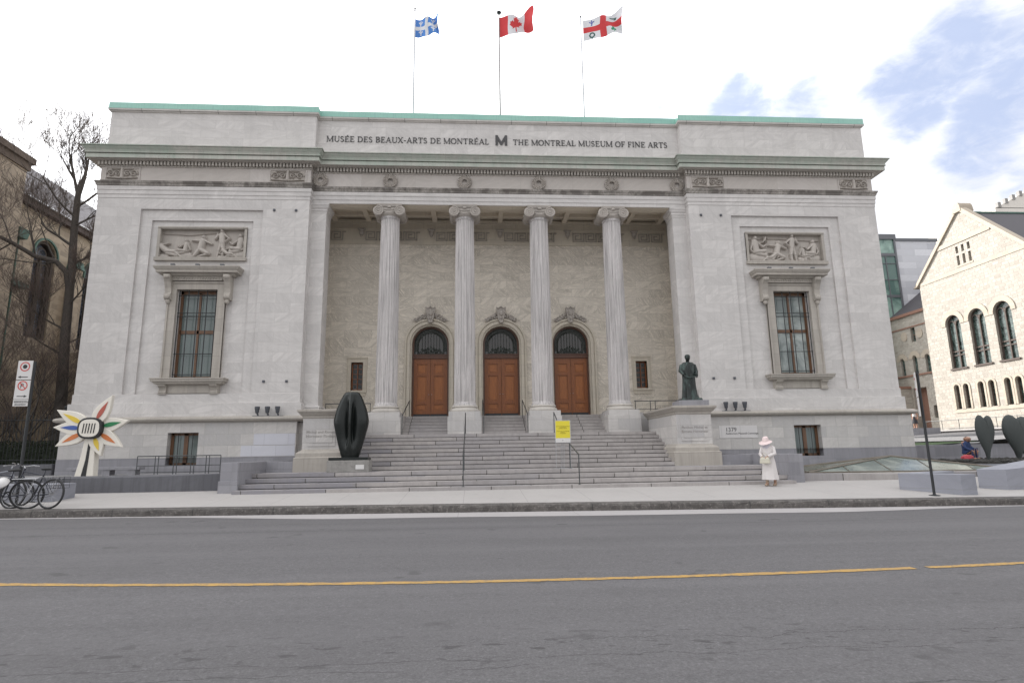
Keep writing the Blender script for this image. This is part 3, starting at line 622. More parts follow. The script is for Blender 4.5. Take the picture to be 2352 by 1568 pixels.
# --- doors
for cx in (-3.54, 0, 3.54):
    sr = MB(); sr.ring(cx, 6.61, .915, 1.02, 2.95, YR+.02, YR+.5); sr.ring(cx, 6.61, 1.0, 1.14, 2.95, YR-.09, YR+.1); sr.ring(cx, 6.61, 1.13, 1.20, 2.95, YR-.05, YR+.1); sr.ring(cx, 6.61, 1.19, 1.27, 2.95, YR-.12, YR+.1)
    s_ = sr.build('door_surround', M_rear_lt, mus)
    ct = MB(); y = YR-.22
    ct.prism([(cx-.23, 8.42), (cx-.18, 7.95), (cx-.10, 7.70), (cx+.10, 7.70), (cx+.18, 7.95), (cx+.23, 8.42), (cx+.12, 8.38), (cx, 8.47), (cx-.12, 8.38)], y, YR)
    ct.ball((cx, y-.02, 8.16), (.12, .08, .17), 10, 8); ct.ball((cx, y-.02, 7.90), (.07, .07, .10), 8, 6); ct.ball((cx, y-.01, 7.68), (.12, .08, .06), 8, 6)
    ct.tube([(cx-.24, y, 8.45), (cx-.12, y-.04, 8.38), (cx, y-.05, 8.48), (cx+.12, y-.04, 8.38), (cx+.24, y, 8.45)], .03, 6)
    for q in (-1, 1):
        ct.tube([(cx+q*.23, y+.02, 8.42), (cx+q*.17, y, 8.1), (cx+q*.10, y, 7.78)], .028, 6)
        for k in range(44):
            a = radians(rnd(8, 33)); r_ = rnd(1.31, 1.60-.004*abs(math.degrees(a))); px = cx+q*r_*sin(a); pz = 6.61+r_*cos(a)
            ct.ball((px, YR-rnd(.05, .14), pz), (rnd(.03, .065), .05, rnd(.03, .06)), 7, 5)
        for k in range(4): a = radians(11+6.5*k); ct.tube([(cx+q*1.42*sin(a+t_*.03)+q*.055*cos(t_), YR-.13, 6.61+1.42*cos(a)+.055*sin(t_)) for t_ in [i*.7 for i in range(9)]], .014, 5)
    ct.build('cartouche', M_carve, s_, smooth=True)
    yd = YR+.26
    fr = MB(); fr.ring(cx, 6.61, .83, .915, 2.95, yd-.02, yd+.15); fr.box(cx-.9, cx+.9, yd-.05, yd+.12, 5.90, 6.10); fr.box(cx-.9, cx+.9, yd-.07, yd+.12, 6.06, 6.12)
    fr.build('door_frame', M_woodd, mus)
    for q in (-1, 1):
        lf = MB(); a0 = cx+(q-1)/2*.83+ (.008 if q > 0 else 0); a1 = a0+.822; z0, z1 = 2.96, 5.90
        def fl_(x0, x1, za, zb, yy): lf.box(x0, x1, yy, yd+.09, za, zb)
        holes_ = [(a0+.17, a1-.17, 3.30, 3.62), (a0+.17, a1-.17, 3.76, 5.02), (a0+.17, a1-.17, 5.15, 5.62)]
        lf.wall(a0, a1, z0, z1, yd+.02, holes_, .05); lf.m = 1
        for h in holes_:
            lf.quad((h[0], yd+.07, h[2]), (h[1], yd+.07, h[2]), (h[1], yd+.07, h[3]), (h[0], yd+.07, h[3]))
            lf.box(h[0]+.07, h[1]-.07, yd+.045, yd+.08, h[2]+.07, h[3]-.07)
        leaf = lf.build('door_leaf', [M_wood, M_wood2], mus)
        kp = MB(); kp.box(a0+.01, a1-.01, yd+.005, yd+.03, 2.965, 3.14); kp.build('kick_plate', M_iron, leaf)
        hd = MB(); hd.ball((cx+q*.07, yd-.01, 4.1), .018, 8, 6); hd.build('handle', M_alu, leaf)
    gl = MB(); gl.archdisc(cx, 6.61, .84, 6.1, yd+.10); gl.build('fanlight_pane', M_glassd, mus)
    gr = MB(); yg = yd+.02
    for k in range(-3, 4):
        hx_ = .145*k; gr.tube([(cx+hx_, yg, 6.12), (cx+hx_, yg, 6.61+sqrt(max(0, .62**2-hx_**2)))], .010, 5)
    for rr_ in (.62, .66, .79): gr.tube([(cx-rr_, yg, 6.12)]+[(cx-rr_*cos(pi*i/20), yg, 6.61+rr_*sin(pi*i/20)) for i in range(21)]+[(cx+rr_, yg, 6.12)], .013, 5)
    for i in range(-2, 23):
        a = pi*i/20; a = min(max(a, 0), pi); px, pz = cx-.725*cos(a), 6.61+.725*sin(a)
        if i < 0: px, pz = cx-.725, 6.61+.13*i
        if i > 20: px, pz = cx+.725, 6.61-.13*(i-20)
        gr.tube([(px+.045*cos(t_), yg, pz+.045*sin(t_)) for t_ in [j*pi/4 for j in range(9)]], .012, 4)
    for q in (-1, 1):
        for ox, oz, r_ in ((.26, 6.30, .10), (.26, 6.30, .05), (.52, 6.20, .06), (.43, 6.36, .05), (.10, 6.22, .05), (.14, 6.42, .05)):
            gr.tube([(cx+q*(ox+r_*cos(t_)), yg-.01, oz+r_*sin(t_)) for t_ in [j*pi/5 for j in range(11)]], .016, 5)
    gr.ball((cx, yg-.02, 6.36), (.05, .04, .12), 8, 6); gr.ball((cx, yg-.02, 6.52), (.035, .035, .045), 8, 6); gr.tube([(cx-.62, yg, 6.15), (cx+.62, yg, 6.15)], .014, 5)
    gr.build('fanlight_grille', M_irong, mus)
# --- small side windows of the portico
for s_ in (-1, 1):
    c = s_*7.11
    f = MB(); f.wall(c-.48, c+.48, 4.20, 5.90, YR-.04, [(c-.29, c+.29, 4.31, 5.69)], .30)
    f.box(c-.48, c-.44, YR-.07, YR, 4.2, 5.92); f.box(c+.44, c+.48, YR-.07, YR, 4.2, 5.92); f.box(c-.50, c+.50, YR-.08, YR, 5.88, 5.94); f.box(c-.50, c+.50, YR-.10, YR, 4.20, 4.30); f.box(c-.44, c+.44, YR-.05, YR, 4.03, 4.2)
    wn = f.build('side_window_surround', M_rear_lt, mus)
    f = MB(); yy = YR+.16
    for x0, x1, z0, z1 in ((c-.29, c-.23, 4.31, 5.69), (c+.23, c+.29, 4.31, 5.69), (c-.29, c+.29, 4.31, 4.38), (c-.29, c+.29, 5.62, 5.69), (c-.02, c+.02, 4.31, 5.69)): f.box(x0, x1, yy, yy+.06, z0, z1)
    for k in range(1, 5): z = 4.38+k*.248; f.box(c-.24, c+.24, yy, yy+.05, z-.014, z+.014)
    f.build('side_window_frame', M_wood, wn)
    f = MB(); f.quad((c-.25, yy+.07, 4.33), (c+.25, yy+.07, 4.33), (c+.25, yy+.07, 5.66), (c-.25, yy+.07, 5.66)); f.build('side_window_pane', M_glassd, wn)
    f = MB()
    for k in range(5):
        for q in (-1, 1):
            z = 4.38+k*.248; x0 = c+(q*.125)-.10; f.tube([(x0, yy-.01, z+.02), (x0+.2, yy-.01, z+.23)], .006, 4); f.tube([(x0+.2, yy-.01, z+.02), (x0, yy-.01, z+.23)], .006, 4)
            f.tube([(c+q*.125+.05*cos(t_), yy-.015, z+.125+.05*sin(t_)) for t_ in [j*pi/4 for j in range(9)]], .006, 4)
    f.build('side_window_grille', M_irong, wn)
# --- large wing windows, hoods, sills, reliefs, base windows
def relief_fig(figs, gain=2.0):
    def h(x, z):
        v = 0
        for a, b, ra, rb, e in figs:
            d, t_ = capd(x, z, a, b); r = ra+(rb-ra)*t_
            if d < r: v = max(v, e*gain*sqrt(1-(d/r)**2)+.02)
        return v
    return h
def figure(cx, z0, s_, pose, m=1):
    """sitting / standing / reclining body made of limbs, for the carved panels"""
    F = []
    def c(a, b, ra, rb, e): F.append(((cx+m*a[0]*s_, z0+a[1]*s_), (cx+m*b[0]*s_, z0+b[1]*s_), ra*s_, rb*s_, e))
    if pose == 'stand':
        c((0, .93), (0, .95), .065, .06, .10); c((0, .80), (.02, .52), .12, .10, .09); c((.02, .52), (.07, .27), .085, .06, .085); c((.07, .27), (.05, .02), .055, .035, .07); c((-.02, .52), (-.07, .27), .08, .055, .07); c((-.07, .27), (-.12, .02), .05, .03, .06)
        c((.1, .80), (.24, .68), .045, .035, .08); c((.24, .68), (.12, .56), .035, .03, .08); c((-.1, .80), (-.2, .66), .045, .035, .08); c((-.2, .66), (-.13, .88), .03, .03, .07)
    elif pose == 'sit':
        c((-.02, .80), (-.02, .83), .07, .065, .10); c((-.04, .66), (0, .36), .13, .12, .10); c((0, .34), (.28, .36), .10, .075, .11); c((.28, .36), (.34, .05), .07, .04, .09); c((.02, .28), (.30, .22), .09, .07, .09); c((.3, .22), (.46, .03), .06, .04, .07)
        c((.05, .64), (.22, .50), .045, .04, .09); c((.22, .5), (.34, .58), .035, .03, .08); c((-.12, .64), (-.2, .42), .045, .04, .08); c((-.15, .15), (.2, .12), .15, .12, .06); c((-.2, .4), (-.1, .3), .04, .04, .08)
    elif pose == 'recline':
        c((-.38, .52), (-.38, .54), .075, .07, .10); c((-.34, .42), (-.12, .26), .12, .10, .10); c((-.12, .24), (.14, .22), .09, .075, .10); c((.14, .22), (.36, .04), .07, .04, .09); c((-.1, .18), (.2, .10), .08, .06, .08); c((.2, .1), (.44, .02), .05, .03, .07)
        c((-.40, .40), (-.50, .24), .045, .035, .08); c((-.5, .24), (-.38, .20), .035, .03, .08); c((-.24, .44), (-.06, .50), .04, .035, .08); c((-.5, .08), (-.1, .06), .10, .07, .06)
    elif pose == 'kneel':
        c((.05, .70), (.05, .72), .07, .065, .10); c((.02, .58), (-.04, .32), .12, .10, .10); c((-.04, .30), (.2, .16), .09, .07, .10); c((.2, .14), (-.1, .05), .06, .04, .08); c((-.1, .26), (-.22, .08), .08, .06, .08); c((-.22, .07), (-.4, .04), .05, .03, .07)
        c((.1, .58), (.3, .48), .045, .035, .08); c((-.06, .58), (-.30, .60), .04, .035, .08)
    return F
reliefs = {-1: figure(-14.95, 9.98, 1.38, 'recline')+figure(-13.6, 9.98, 1.4, 'kneel')+figure(-14.3, 9.98, 1., 'sit', -1)+figure(-12.35, 9.98, .9, 'recline')+figure(-12.75, 9.98, 1.38, 'stand')+figure(-11.95, 9.98, 1.3, 'sit', -1)+[((-15.4, 11.15), (-14.2, 11.08), .02, .02, .03), ((-14.2, 11.08), (-12.9, 11.2), .02, .02, .03)],
           1: figure(12.15, 9.98, 1.45, 'sit')+figure(13.2, 9.98, 1.35, 'kneel')+figure(14.45, 9.98, .9, 'sit')+figure(12.75, 9.98, .9, 'recline', -1)+figure(13.95, 9.98, 1.38, 'stand', -1)+figure(14.95, 9.98, 1.25, 'sit', -1)+figure(12.6, 10.9, .45, 'kneel')+[((11.8, 11.1), (13.1, 11.15), .02, .02, .03), ((13.1, 11.15), (15.3, 11.05), .02, .02, .03)]}
for s_ in (-1, 1):
    def MM(mb): return mb if s_ > 0 else mirror(mb)
    f = MB(); f.wall(12.30, 14.76, 4.50, 8.82, .03, [(12.66, 14.40, 4.50, 8.48)], .3)
    f.quad((12.30, .25, 4.5), (12.30, .03, 4.5), (12.30, .03, 8.82), (12.30, .25, 8.82)); f.quad((14.76, .03, 4.5), (14.76, .25, 4.5), (14.76, .25, 8.82), (14.76, .03, 8.82))
    f.box(12.30, 12.37, -.02, .1, 4.5, 8.82); f.box(14.69, 14.76, -.02, .1, 4.5, 8.82); f.box(12.37, 14.69, -.02, .1, 8.75, 8.82)
    f.box(12.45, 14.61, -.06, .12, 8.86, 9.08)
    for k in range(17): x = 12.62+k*.115; f.ball((x, -.07, 8.97), (.045, .03, .05), 6, 5)
    su = MM(f).build('window_surround', M_rear_trim, mus)
    f = MB(); f.run([(12.02, .3), (12.02, -.10), (14.98, -.10), (14.98, .3)] if 0 else [(11.98, .3), (11.98, -.12), (14.92, -.12), (14.92, .3)], [(0, 9.06), (.05, 9.08), (.08, 9.14), (.24, 9.15), (.25, 9.16), (.25, 9.24), (.30, 9.30), (.34, 9.38), (.34, 9.43), (-.2, 9.47)])
    f.box(11.98, 14.92, -.12, .2, 9.05, 9.4); 
    MM(f).build('window_hood', M_rear_trim, su)
    for x in (12.06, 14.58):
        f = MB(); f.prism([(0, 0), (.10, 0)], 0, 0) if 0 else None
        # scroll console: profile in the (y,z) plane
        pr = [(.19, 7.98), (-.06, 7.98), (-.14, 8.06), (-.15, 8.20), (-.08, 8.30), (-.10, 8.5), (-.20, 8.75), (-.31, 8.92), (-.33, 9.08), (.19, 9.08)]
        n_ = len(pr); vs = [(x, y, z) for y, z in pr]+[(x+.27, y, z) for y, z in pr]
        f.add(vs, [tuple(range(n_)), tuple(range(2*n_-1, n_-1, -1))]+[(i, i+n_, (i+1) % n_+n_, (i+1) % n_) for i in range(n_)])
        f.ball((x+.135, -.12, 8.12), (.155, .10, .12), 8, 6); f.ball((x+.135, -.03, 7.92), (.10, .10, .12), 8, 6); f.ball((x+.135, -.30, 8.98), (.155, .08, .10), 8, 6)
        MM(f).build('hood_console', M_rear_trim, su)
    f = MB(); f.run([(12.20, .3), (12.20, -.1), (14.80, -.1), (14.80, .3)], [(0, 4.26), (.10, 4.29), (.13, 4.36), (.20, 4.38), (.20, 4.46), (.23, 4.48), (.23, 4.53), (-.1, 4.56)]); f.box(12.2, 14.8, -.1, .4, 4.25, 4.54); f.box(12.36, 14.66, .02, .2, 3.9, 4.26)
    MM(f).build('window_sill', M_rear_trim, su)
    for x in (12.30, 14.42):
        f = MB(); pr = [(.19, 3.88), (-.04, 3.88), (-.11, 3.92), (-.10, 3.99), (-.04, 4.03), (-.08, 4.12), (-.20, 4.20), (-.24, 4.27), (.19, 4.27)]
        n_ = len(pr); vs = [(x, y, z) for y, z in pr]+[(x+.30, y, z) for y, z in pr]
        f.add(vs, [tuple(range(n_)), tuple(range(2*n_-1, n_-1, -1))]+[(i, i+n_, (i+1) % n_+n_, (i+1) % n_) for i in range(n_)])
        f.box(x-.02, x+.32, -.12, .19, 3.85, 3.90)
        MM(f).build('sill_bracket', M_rear_trim, su)
    yw = .40; cx = 13.53
    fr = MB()
    for x0, x1, z0, z1 in ((12.69, 12.80, 4.55, 8.48), (14.26, 14.37, 4.55, 8.48), (12.7, 14.36, 8.34, 8.48), (12.7, 14.36, 4.55, 4.66), (cx-.045, cx+.045, 4.6, 8.4), (12.8, 14.3, 6.55, 6.70)): fr.box(x0, x1, yw, yw+.08, z0, z1)
    wf = MM(fr).build('window_frame', M_woodw, mus)
    for (xa, xb) in ((12.80, cx-.045), (cx+.045, 14.26)):
        for (za, zb) in ((4.66, 6.55), (6.70, 8.34)):
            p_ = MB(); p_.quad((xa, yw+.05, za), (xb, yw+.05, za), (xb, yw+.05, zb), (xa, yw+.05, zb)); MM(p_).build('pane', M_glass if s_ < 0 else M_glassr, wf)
    gr = MB(); yg = .17
    for k in range(5): x = 12.74+k*.395; gr.tube([(x, yg, 4.56), (x, yg, 8.46)], .022, 5)
    for z in (4.72, 5.62, 7.28, 7.44, 8.22): gr.tube([(12.70, yg, z), (14.36, yg, z)], .018, 5)
    MM(gr).build('window_grille', M_iron, mus)
    # relief panel
    rp = MB(); rp.wall(11.6, 15.5, 9.86, 11.42, .12, [(11.72, 15.38, 10.0, 11.32)], .24); rp.box(11.56, 15.54, .04, .2, 9.82, 9.98); rp.box(11.6, 15.5, .09, .2, 11.36, 11.42)
    fm = MM(rp).build('relief_frame', M_rear_trim, mus)
    h = relief_fig(reliefs[s_]); xs = (11.72, 15.38) if s_ > 0 else (-15.38, -11.72)
    heightfield(h, xs[0], xs[1], 10.0, 11.32, .35, 240, 90).build('carved_relief', M_carve, fm, smooth=True)
    # frieze plaques
    for xa, xb in ((9.05, 10.75), (16.45, 17.98)):
        ax, bx_ = (xa, xb) if s_ > 0 else (-xb, -xa); cc = (ax+bx_)/2; hw = (bx_-ax)/2
        fg = []
        for q in (-1, 1):
            for kk, (ox, r_) in enumerate(((.22, .15), (.52, .17))):
                for j in range(14): a = j*.62; b2 = a+.62; ra = r_*(1-j/17); rb = r_*(1-(j+1)/17); ox_ = ox*hw/.8; fg.append(((cc+q*(ox_+ra*cos(a)), 13.86+ra*sin(a)), (cc+q*(ox_+rb*cos(b2)), 13.86+rb*sin(b2)), .028, .028, .05))
            fg.append(((cc+q*.05, 13.62), (cc+q*hw*.85, 13.66), .03, .02, .05)); fg.append(((cc+q*.1, 14.08), (cc+q*hw*.6, 14.07), .03, .02, .05))
        fg.append(((cc, 13.66), (cc, 14.08), .09, .06, .08))
        pb = heightfield(relief_fig(fg, 1.6), ax+.06, bx_-.06, 13.58, 14.14, -.006, 120, 40)
        pf = MB(); pf.box(ax, bx_, -.03, .02, 13.53, 13.575); pf.box(ax, bx_, -.03, .02, 14.145, 14.19); pf.box(ax, ax+.055, -.03, .02, 13.575, 14.145); pf.box(bx_-.055, bx_, -.03, .02, 13.575, 14.145)
        ff = pf.build('plaque_frame', M_frieze, mus); pb.build('scroll_plaque', M_carve, ff, smooth=True)
    # base window
    f = MB(); yb = .08
    for x0, x1, z0, z1 in ((12.86, 12.98, .88, 2.23), (13.98, 14.1, .88, 2.23), (12.9, 14.05, 2.12, 2.23), (12.9, 14.05, .88, .99), (13.40, 13.56, .88, 2.2)): f.box(x0, x1, yb, yb+.07, z0, z1)
    bw_ = MM(f).build('base_window_frame', M_woodw, mus)
    for x0, x1 in ((12.98, 13.40), (13.56, 13.98)):
        f = MB(); f.quad((x0, yb+.05, .99), (x1, yb+.05, .99), (x1, yb+.05, 2.12), (x0, yb+.05, 2.12)); MM(f).build('pane', M_glass, bw_)
        f = MB(); xm = (x0+x1)/2; f.tube([(xm, yb-.05, .9), (xm, yb-.05, 2.2)], .014, 5); MM(f).build('bar', M_iron, bw_)
# wreaths
def leafring(cx, y, cz, r):
    b_ = MB()
    for i in range(22):
        a = 2*pi*i/22
        if abs(a-pi/2) < .12: continue
        for q, rr_ in ((-1, r*.80), (1, r*1.14), (0, r), (.5, r*.62)):
            px, pz = cx+rr_*cos(a), cz+rr_*sin(a); t_ = a+pi/2*(1 if cos(a) > 0 else -1)+q*.5
            d = Vector((cos(t_), sin(t_)))*.075; b_.tube([(px-d.x, y-.02, pz-d.y), (px, y-.10, pz), (px+d.x, y-.05, pz+d.y)], [.010, .052, .006], 6)
    for q in (-1, 1): b_.tube([(cx, y-.04, cz-r), (cx+q*.06, y-.03, cz-r*1.25), (cx+q*.12, y-.02, cz-r*1.15)], .018, 5)
    b_.ball((cx, y-.05, cz+r*1.05), (.05, .05, .045), 8, 6); b_.tube([(cx, y-.03, cz+.05), (cx, y-.05, cz+r)], [.012, .03], 5)
    return b_
for cx in (-8.5, -5.28, -1.79, 1.75, 5.29, 8.5): leafring(cx, RC, 13.84, .26).build('laurel_wreath', M_carve, mus, smooth=True)
# --- lettering
GL = {}
def stem(x, T=.145): return [('l', x, .02, x, .98, T), ('l', x-.13, .022, x+.13, .022, .045), ('l', x-.13, .978, x+.13, .978, .045)]
def thin(x): return [('l', x, .02, x, .98, .055), ('l', x-.10, .022, x+.10, .022, .045), ('l', x-.10, .978, x+.10, .978, .045)]
def arc(cx, cy, rx, ry, a0, a1, w0=.055, w1=.15, n=10):
    out = []
    for i in range(n):
        a = radians(a0+(a1-a0)*i/n); b = radians(a0+(a1-a0)*(i+1)/n); k = abs(cos((a+b)/2)); out.append(('l', cx+rx*cos(a), cy+ry*sin(a), cx+rx*cos(b), cy+ry*sin(b), w0+(w1-w0)*k))
    return out
def ll(*a): return ('l',)+a
GL['M'] = (1.08, thin(.14)+[ll(.14, .98, .52, .05, .14), ll(.52, .05, .90, .98, .055)]+stem(.92))
GL['U'] = (.92, [ll(.2, .98, .2, .3, .14), ll(.07, .978, .33, .978, .045), ll(.75, .98, .75, .3, .055), ll(.64, .978, .86, .978, .045)]+arc(.475, .3, .275, .28, 180, 360, .07, .12))
GL['S'] = (.66, arc(.31, .74, .19, .23, 20, 270, .05, .12)+arc(.31, .27, .21, .25, 90, -160, .05, .13))
GL['E'] = (.76, stem(.2)+[ll(.2, .965, .64, .965, .05), ll(.2, .035, .66, .035, .05), ll(.2, .52, .52, .52, .045), ll(.64, .965, .65, .78, .035), ll(.66, .035, .68, .25, .035), ll(.52, .4, .52, .63, .035)])
GL['É'] = (.76, GL['E'][1]+[ll(.36, 1.08, .52, 1.24, .07)])
GL['D'] = (.92, stem(.2)+[ll(.2, .965, .42, .965, .05), ll(.2, .035, .42, .035, .05)]+arc(.42, .5, .37, .465, -90, 90))
GL['B'] = (.78, stem(.2)+[ll(.2, .965, .38, .965, .05), ll(.2, .53, .38, .53, .045), ll(.2, .035, .38, .035, .05)]+arc(.38, .75, .22, .215, -90, 90)+arc(.38, .28, .28, .245, -90, 90))
GL['P'] = (.72, stem(.2)+[ll(.2, .965, .38, .965, .05), ll(.2, .48, .38, .48, .045)]+arc(.38, .72, .26, .245, -90, 90))
GL['R'] = (.84, GL['P'][1]+[ll(.40, .47, .68, .03, .13), ll(.6, .022, .82, .022, .045)])
GL['A'] = (.88, [ll(.42, .98, .12, .03, .055), ll(.44, 1., .74, .03, .14), ll(.2, .33, .64, .33, .045), ll(.02, .022, .24, .022, .045), ll(.60, .022, .88, .022, .045)])
GL['X'] = (.86, [ll(.16, .97, .70, .03, .14), ll(.68, .97, .14, .03, .055), ll(.03, .022, .26, .022, .045), ll(.58, .022, .84, .022, .045), ll(.03, .978, .28, .978, .045), ll(.58, .978, .80, .978, .045)])
GL['T'] = (.80, [ll(.4, .02, .4, .98, .145), ll(.26, .022, .54, .022, .045), ll(.06, .965, .74, .965, .05), ll(.07, .78, .06, .97, .035), ll(.73, .78, .74, .97, .035)])
GL['O'] = (.94, arc(.47, .5, .37, .475, 0, 360, .055, .15, 24))
GL['N'] = (.96, thin(.17)+[ll(.17, .97, .77, .03, .14), ll(.77, .02, .77, .98, .055), ll(.66, .978, .88, .978, .045)])
GL['L'] = (.72, stem(.2)+[ll(.2, .035, .62, .035, .05), ll(.62, .035, .64, .27, .035)])
GL['H'] = (.94, stem(.2)+stem(.74)+[ll(.2, .5, .74, .5, .045)])
GL['F'] = (.70, stem(.2)+[ll(.2, .965, .62, .965, .05), ll(.2, .5, .5, .5, .045), ll(.62, .965, .63, .76, .035), ll(.5, .4, .5, .6, .035)])
GL['I'] = (.42, stem(.21)); GL['-'] = (.46, [ll(.08, .42, .38, .42, .08)]); GL[' '] = (.36, [])
def letters(txt, x0, x1, z, h, y, name, parent):
    wd = sum(GL[c][0] for c in txt); k = (x1-x0)/(wd*h); b_ = MB(); x = x0
    for c in txt:
        for q in GL[c][1]:
            _, a, b, c_, d, w_ = q; b_.bar((x+a*h*k, z+b*h), (x+c_*h*k, z+d*h), w_*h, .03, y-.03)
        x += GL[c][0]*h*k
    return b_.build(name, M_letter, parent)
letters('MUSÉE DES BEAUX-ARTS DE MONTRÉAL', -8.36, -.60, 15.89, .285, .45, 'french_lettering', mus)
letters('THE MONTREAL MUSEUM OF FINE ARTS', .54, 8.22, 15.89, .285, .45, 'english_lettering', mus)
b_ = MB(); yy = .41
for a, b in (((-.24, 15.85), (-.24, 16.38)), ((.21, 15.85), (.21, 16.38))): b_.bar(a, b, .115, .04, yy)
b_.bar((-.255, 16.36), (-.015, 15.93), .115, .038, yy+.001); b_.bar((.225, 16.36), (-.015, 15.93), .115, .036, yy+.002)
n_ = 14; b_.prism([(-.015+.06*cos(2*pi*i/n_), 15.92+.06*sin(2*pi*i/n_)) for i in range(n_)], yy+.003, yy+.04)
b_.build('letter_m_logo', M_letter, mus)
def ftext(body, h, loc, m, parent, name='inscription', rot=(pi/2, 0, 0), align='LEFT', ext=.002, ls=1.):
    cu = bpy.data.curves.new(name, 'FONT'); cu.body = body; cu.size = h; cu.align_x = align; cu.extrude = ext; cu.resolution_u = 2; cu.space_line = ls
    o = bpy.data.objects.new(name, cu); COL.objects.link(o); bpy.context.view_layer.update()
    me = bpy.data.meshes.new_from_object(o.evaluated_get(bpy.context.evaluated_depsgraph_get())); bpy.data.objects.remove(o)
    me.materials.clear(); me.materials.append(m); o = bpy.data.objects.new(name, me); COL.objects.link(o); o.location = loc; o.rotation_euler = rot; o.parent = parent; return o
wp = MB(); wp.box(9.42, 11.15, -.234, -.22, 1.70, 2.24); wp.build('address_stone', stone('whiter_patch_marble', (.62, .60, .59), (.6, .58, .57), (.3, .3, .3), bw=.86, bh=5, vein=.02, grime=.05), mus)
ftext('1379', .26, (9.70, -.238, 1.98), M_letter, mus, 'street_number'); ftext('Auditorium Maxwell-Cummings', .115, (9.71, -.238, 1.86), M_letter, mus, 'auditorium_sign')
cp = MB(); cp.box(-10.6, -8.90, -.228, -.215, 1.68, 2.15); cp.box(-11.1, -8.90, -.228, -.215, 1.22, 1.66); cp.build('cleaned_stone_patch', stone('cleaned_bluish_marble', (.56, .56, .60), (.50, .50, .55), (.3, .3, .32), bw=.98, bh=.47, vein=.04, grime=.1, zoff=-.27), mus)
# --- steps: every riser a slab course of its own
ST = [(1, .16, -6.55), (2, .315, -6.0), (3, .47, -5.45), (4, .625, -4.9)]+[(k, .78+.1545*(k-5), -3.6+.35*(k-5)) for k in range(5, 14)]
for i, (k, z, y) in enumerate(ST):
    b_ = MB(); y1 = (ST[i+1][2]+.12) if i+1 < len(ST) else 1.7
    xa, xb = (-8.92, 9.25) if k <= 4 else (-6.42, 6.44)
    if k == 4: y1 = -.1
    if k >= 11: pass
    h_ = .16 if k > 1 else .5
    nx_ = 2.6; zz = z
    # slab with a small projecting nosing
    b_.box(xa, xb, y+.07, y1, z-h_-.03, z-.03); b_.box(xa, xb, y, y+.6, z-(.122 if k > 1 else .5), z)
    b_.box(xa, xb, y+.6, y1, z-.03, z) if y1 > y+.62 else None
    xo = (k*.83) % 2.6
    o = b_.build('step', M_stepw, mus, loc=(xo, 0, 0))
    for vtx in o.data.vertices: vtx.co.x -= xo
b_ = MB()      # hidden body under the stair, seen only from the side
b_.prism([], 0, 0) if 0 else None
for k, z, y in ST[4:]: b_.box(-6.41, 6.43, y+.1, .2, z-.5, z-.1)
b_.build('stair_core', M_bluegr, mus)
for q, cx in enumerate((-3.54, 0, 3.54)):
    for k in range(6):
        z = 2.016+.156*(k+1); y = .55+.33*k; b_ = MB(); b_.box(cx-1.03, cx+1.03, y, YR+.3 if k == 5 else y+.45, z-.130, z); b_.box(cx-1.03, cx+1.03, y+.06, y+.45, z-.156, z-.12); b_.build('door_step', M_stepw, mus)
b_ = MB()
for x0, x1 in ((-8.86, -4.57), (-2.51, -1.03), (1.03, 2.51), (4.57, 8.86)): b_.box(x0, x1, .9, YR+.05, 0, 2.94)
for s_ in (-1, 1): b_.box(min(s_*7.7, s_*8.88), max(s_*7.7, s_*8.88), .2, .95, 0, 2.88)
b_.build('portico_podium', M_base, mus)
# cheek walls / pedestals flanking the stair
for s_ in (-1, 1):
    xa, xb = (6.42, 7.80) if s_ > 0 else (-7.72, -6.36)
    b_ = MB(); b_.box(xa, xb, -3.4, .3, .55, 2.62)
    for z0, z1 in ((1.55, 2.42),): b_.box(xa+.16, xb-.16, -3.425, -3.38, z0, z1); b_.box(xa+.26, xb-.26, -3.44, -3.40, z0+.12, z1-.12)
    pd = b_.build('stair_pedestal', M_base, mus)
    b_ = MB(); pth = [(xa, .4), (xa, -3.4), (xb, -3.4), (xb, .4)]
    b_.run(pth, [(0, 2.56), (.03, 2.60), (.03, 2.66), (.08, 2.69), (.15, 2.78), (.19, 2.82), (.19, 2.89), (.02, 2.91), (-.69, 2.91)])
    b_.build('pedestal_cap', M_rear_trim, pd)
    b_ = MB(); b_.run(pth, [(.23, .55), (.23, 1.13), (.17, 1.16), (.17, 1.30), (.10, 1.36), (.02, 1.40), (0, 1.44)]); b_.build('pedestal_base', M_rear_trim, pd)
    t_ = ('Michal and Renata\nHornstein Pavilion' if s_ < 0 else 'Pavillon Michal et\nRenata Hornstein')
    ftext(t_, .145, ((xa+xb)/2, -3.443, 2.02), M_faint, pd, 'pedestal_inscription', align='CENTER', ls=1.05)
    # parapet back to the building and end pier
    pa, pb = (7.9, 9.4) if s_ > 0 else (-9.2, -7.8)
    b_ = MB(); b_.box(pa, pb, -3.55, -3.15, .4, 1.02); b_.build('parapet_wall', M_bluegr, mus, bevel=.01)
    pa, pb = (9.25, 9.78) if s_ > 0 else (-9.46, -8.92)
    b_ = MB(); b_.box(pa, pb, -6.15, -.24, -.2, 1.03); b_.box(pa-.03, pb+.03, -6.2, -6.13, -.2, .45) if s_ < 0 else None; b_.build('end_pier', M_bluegr, mus, bevel=.01)
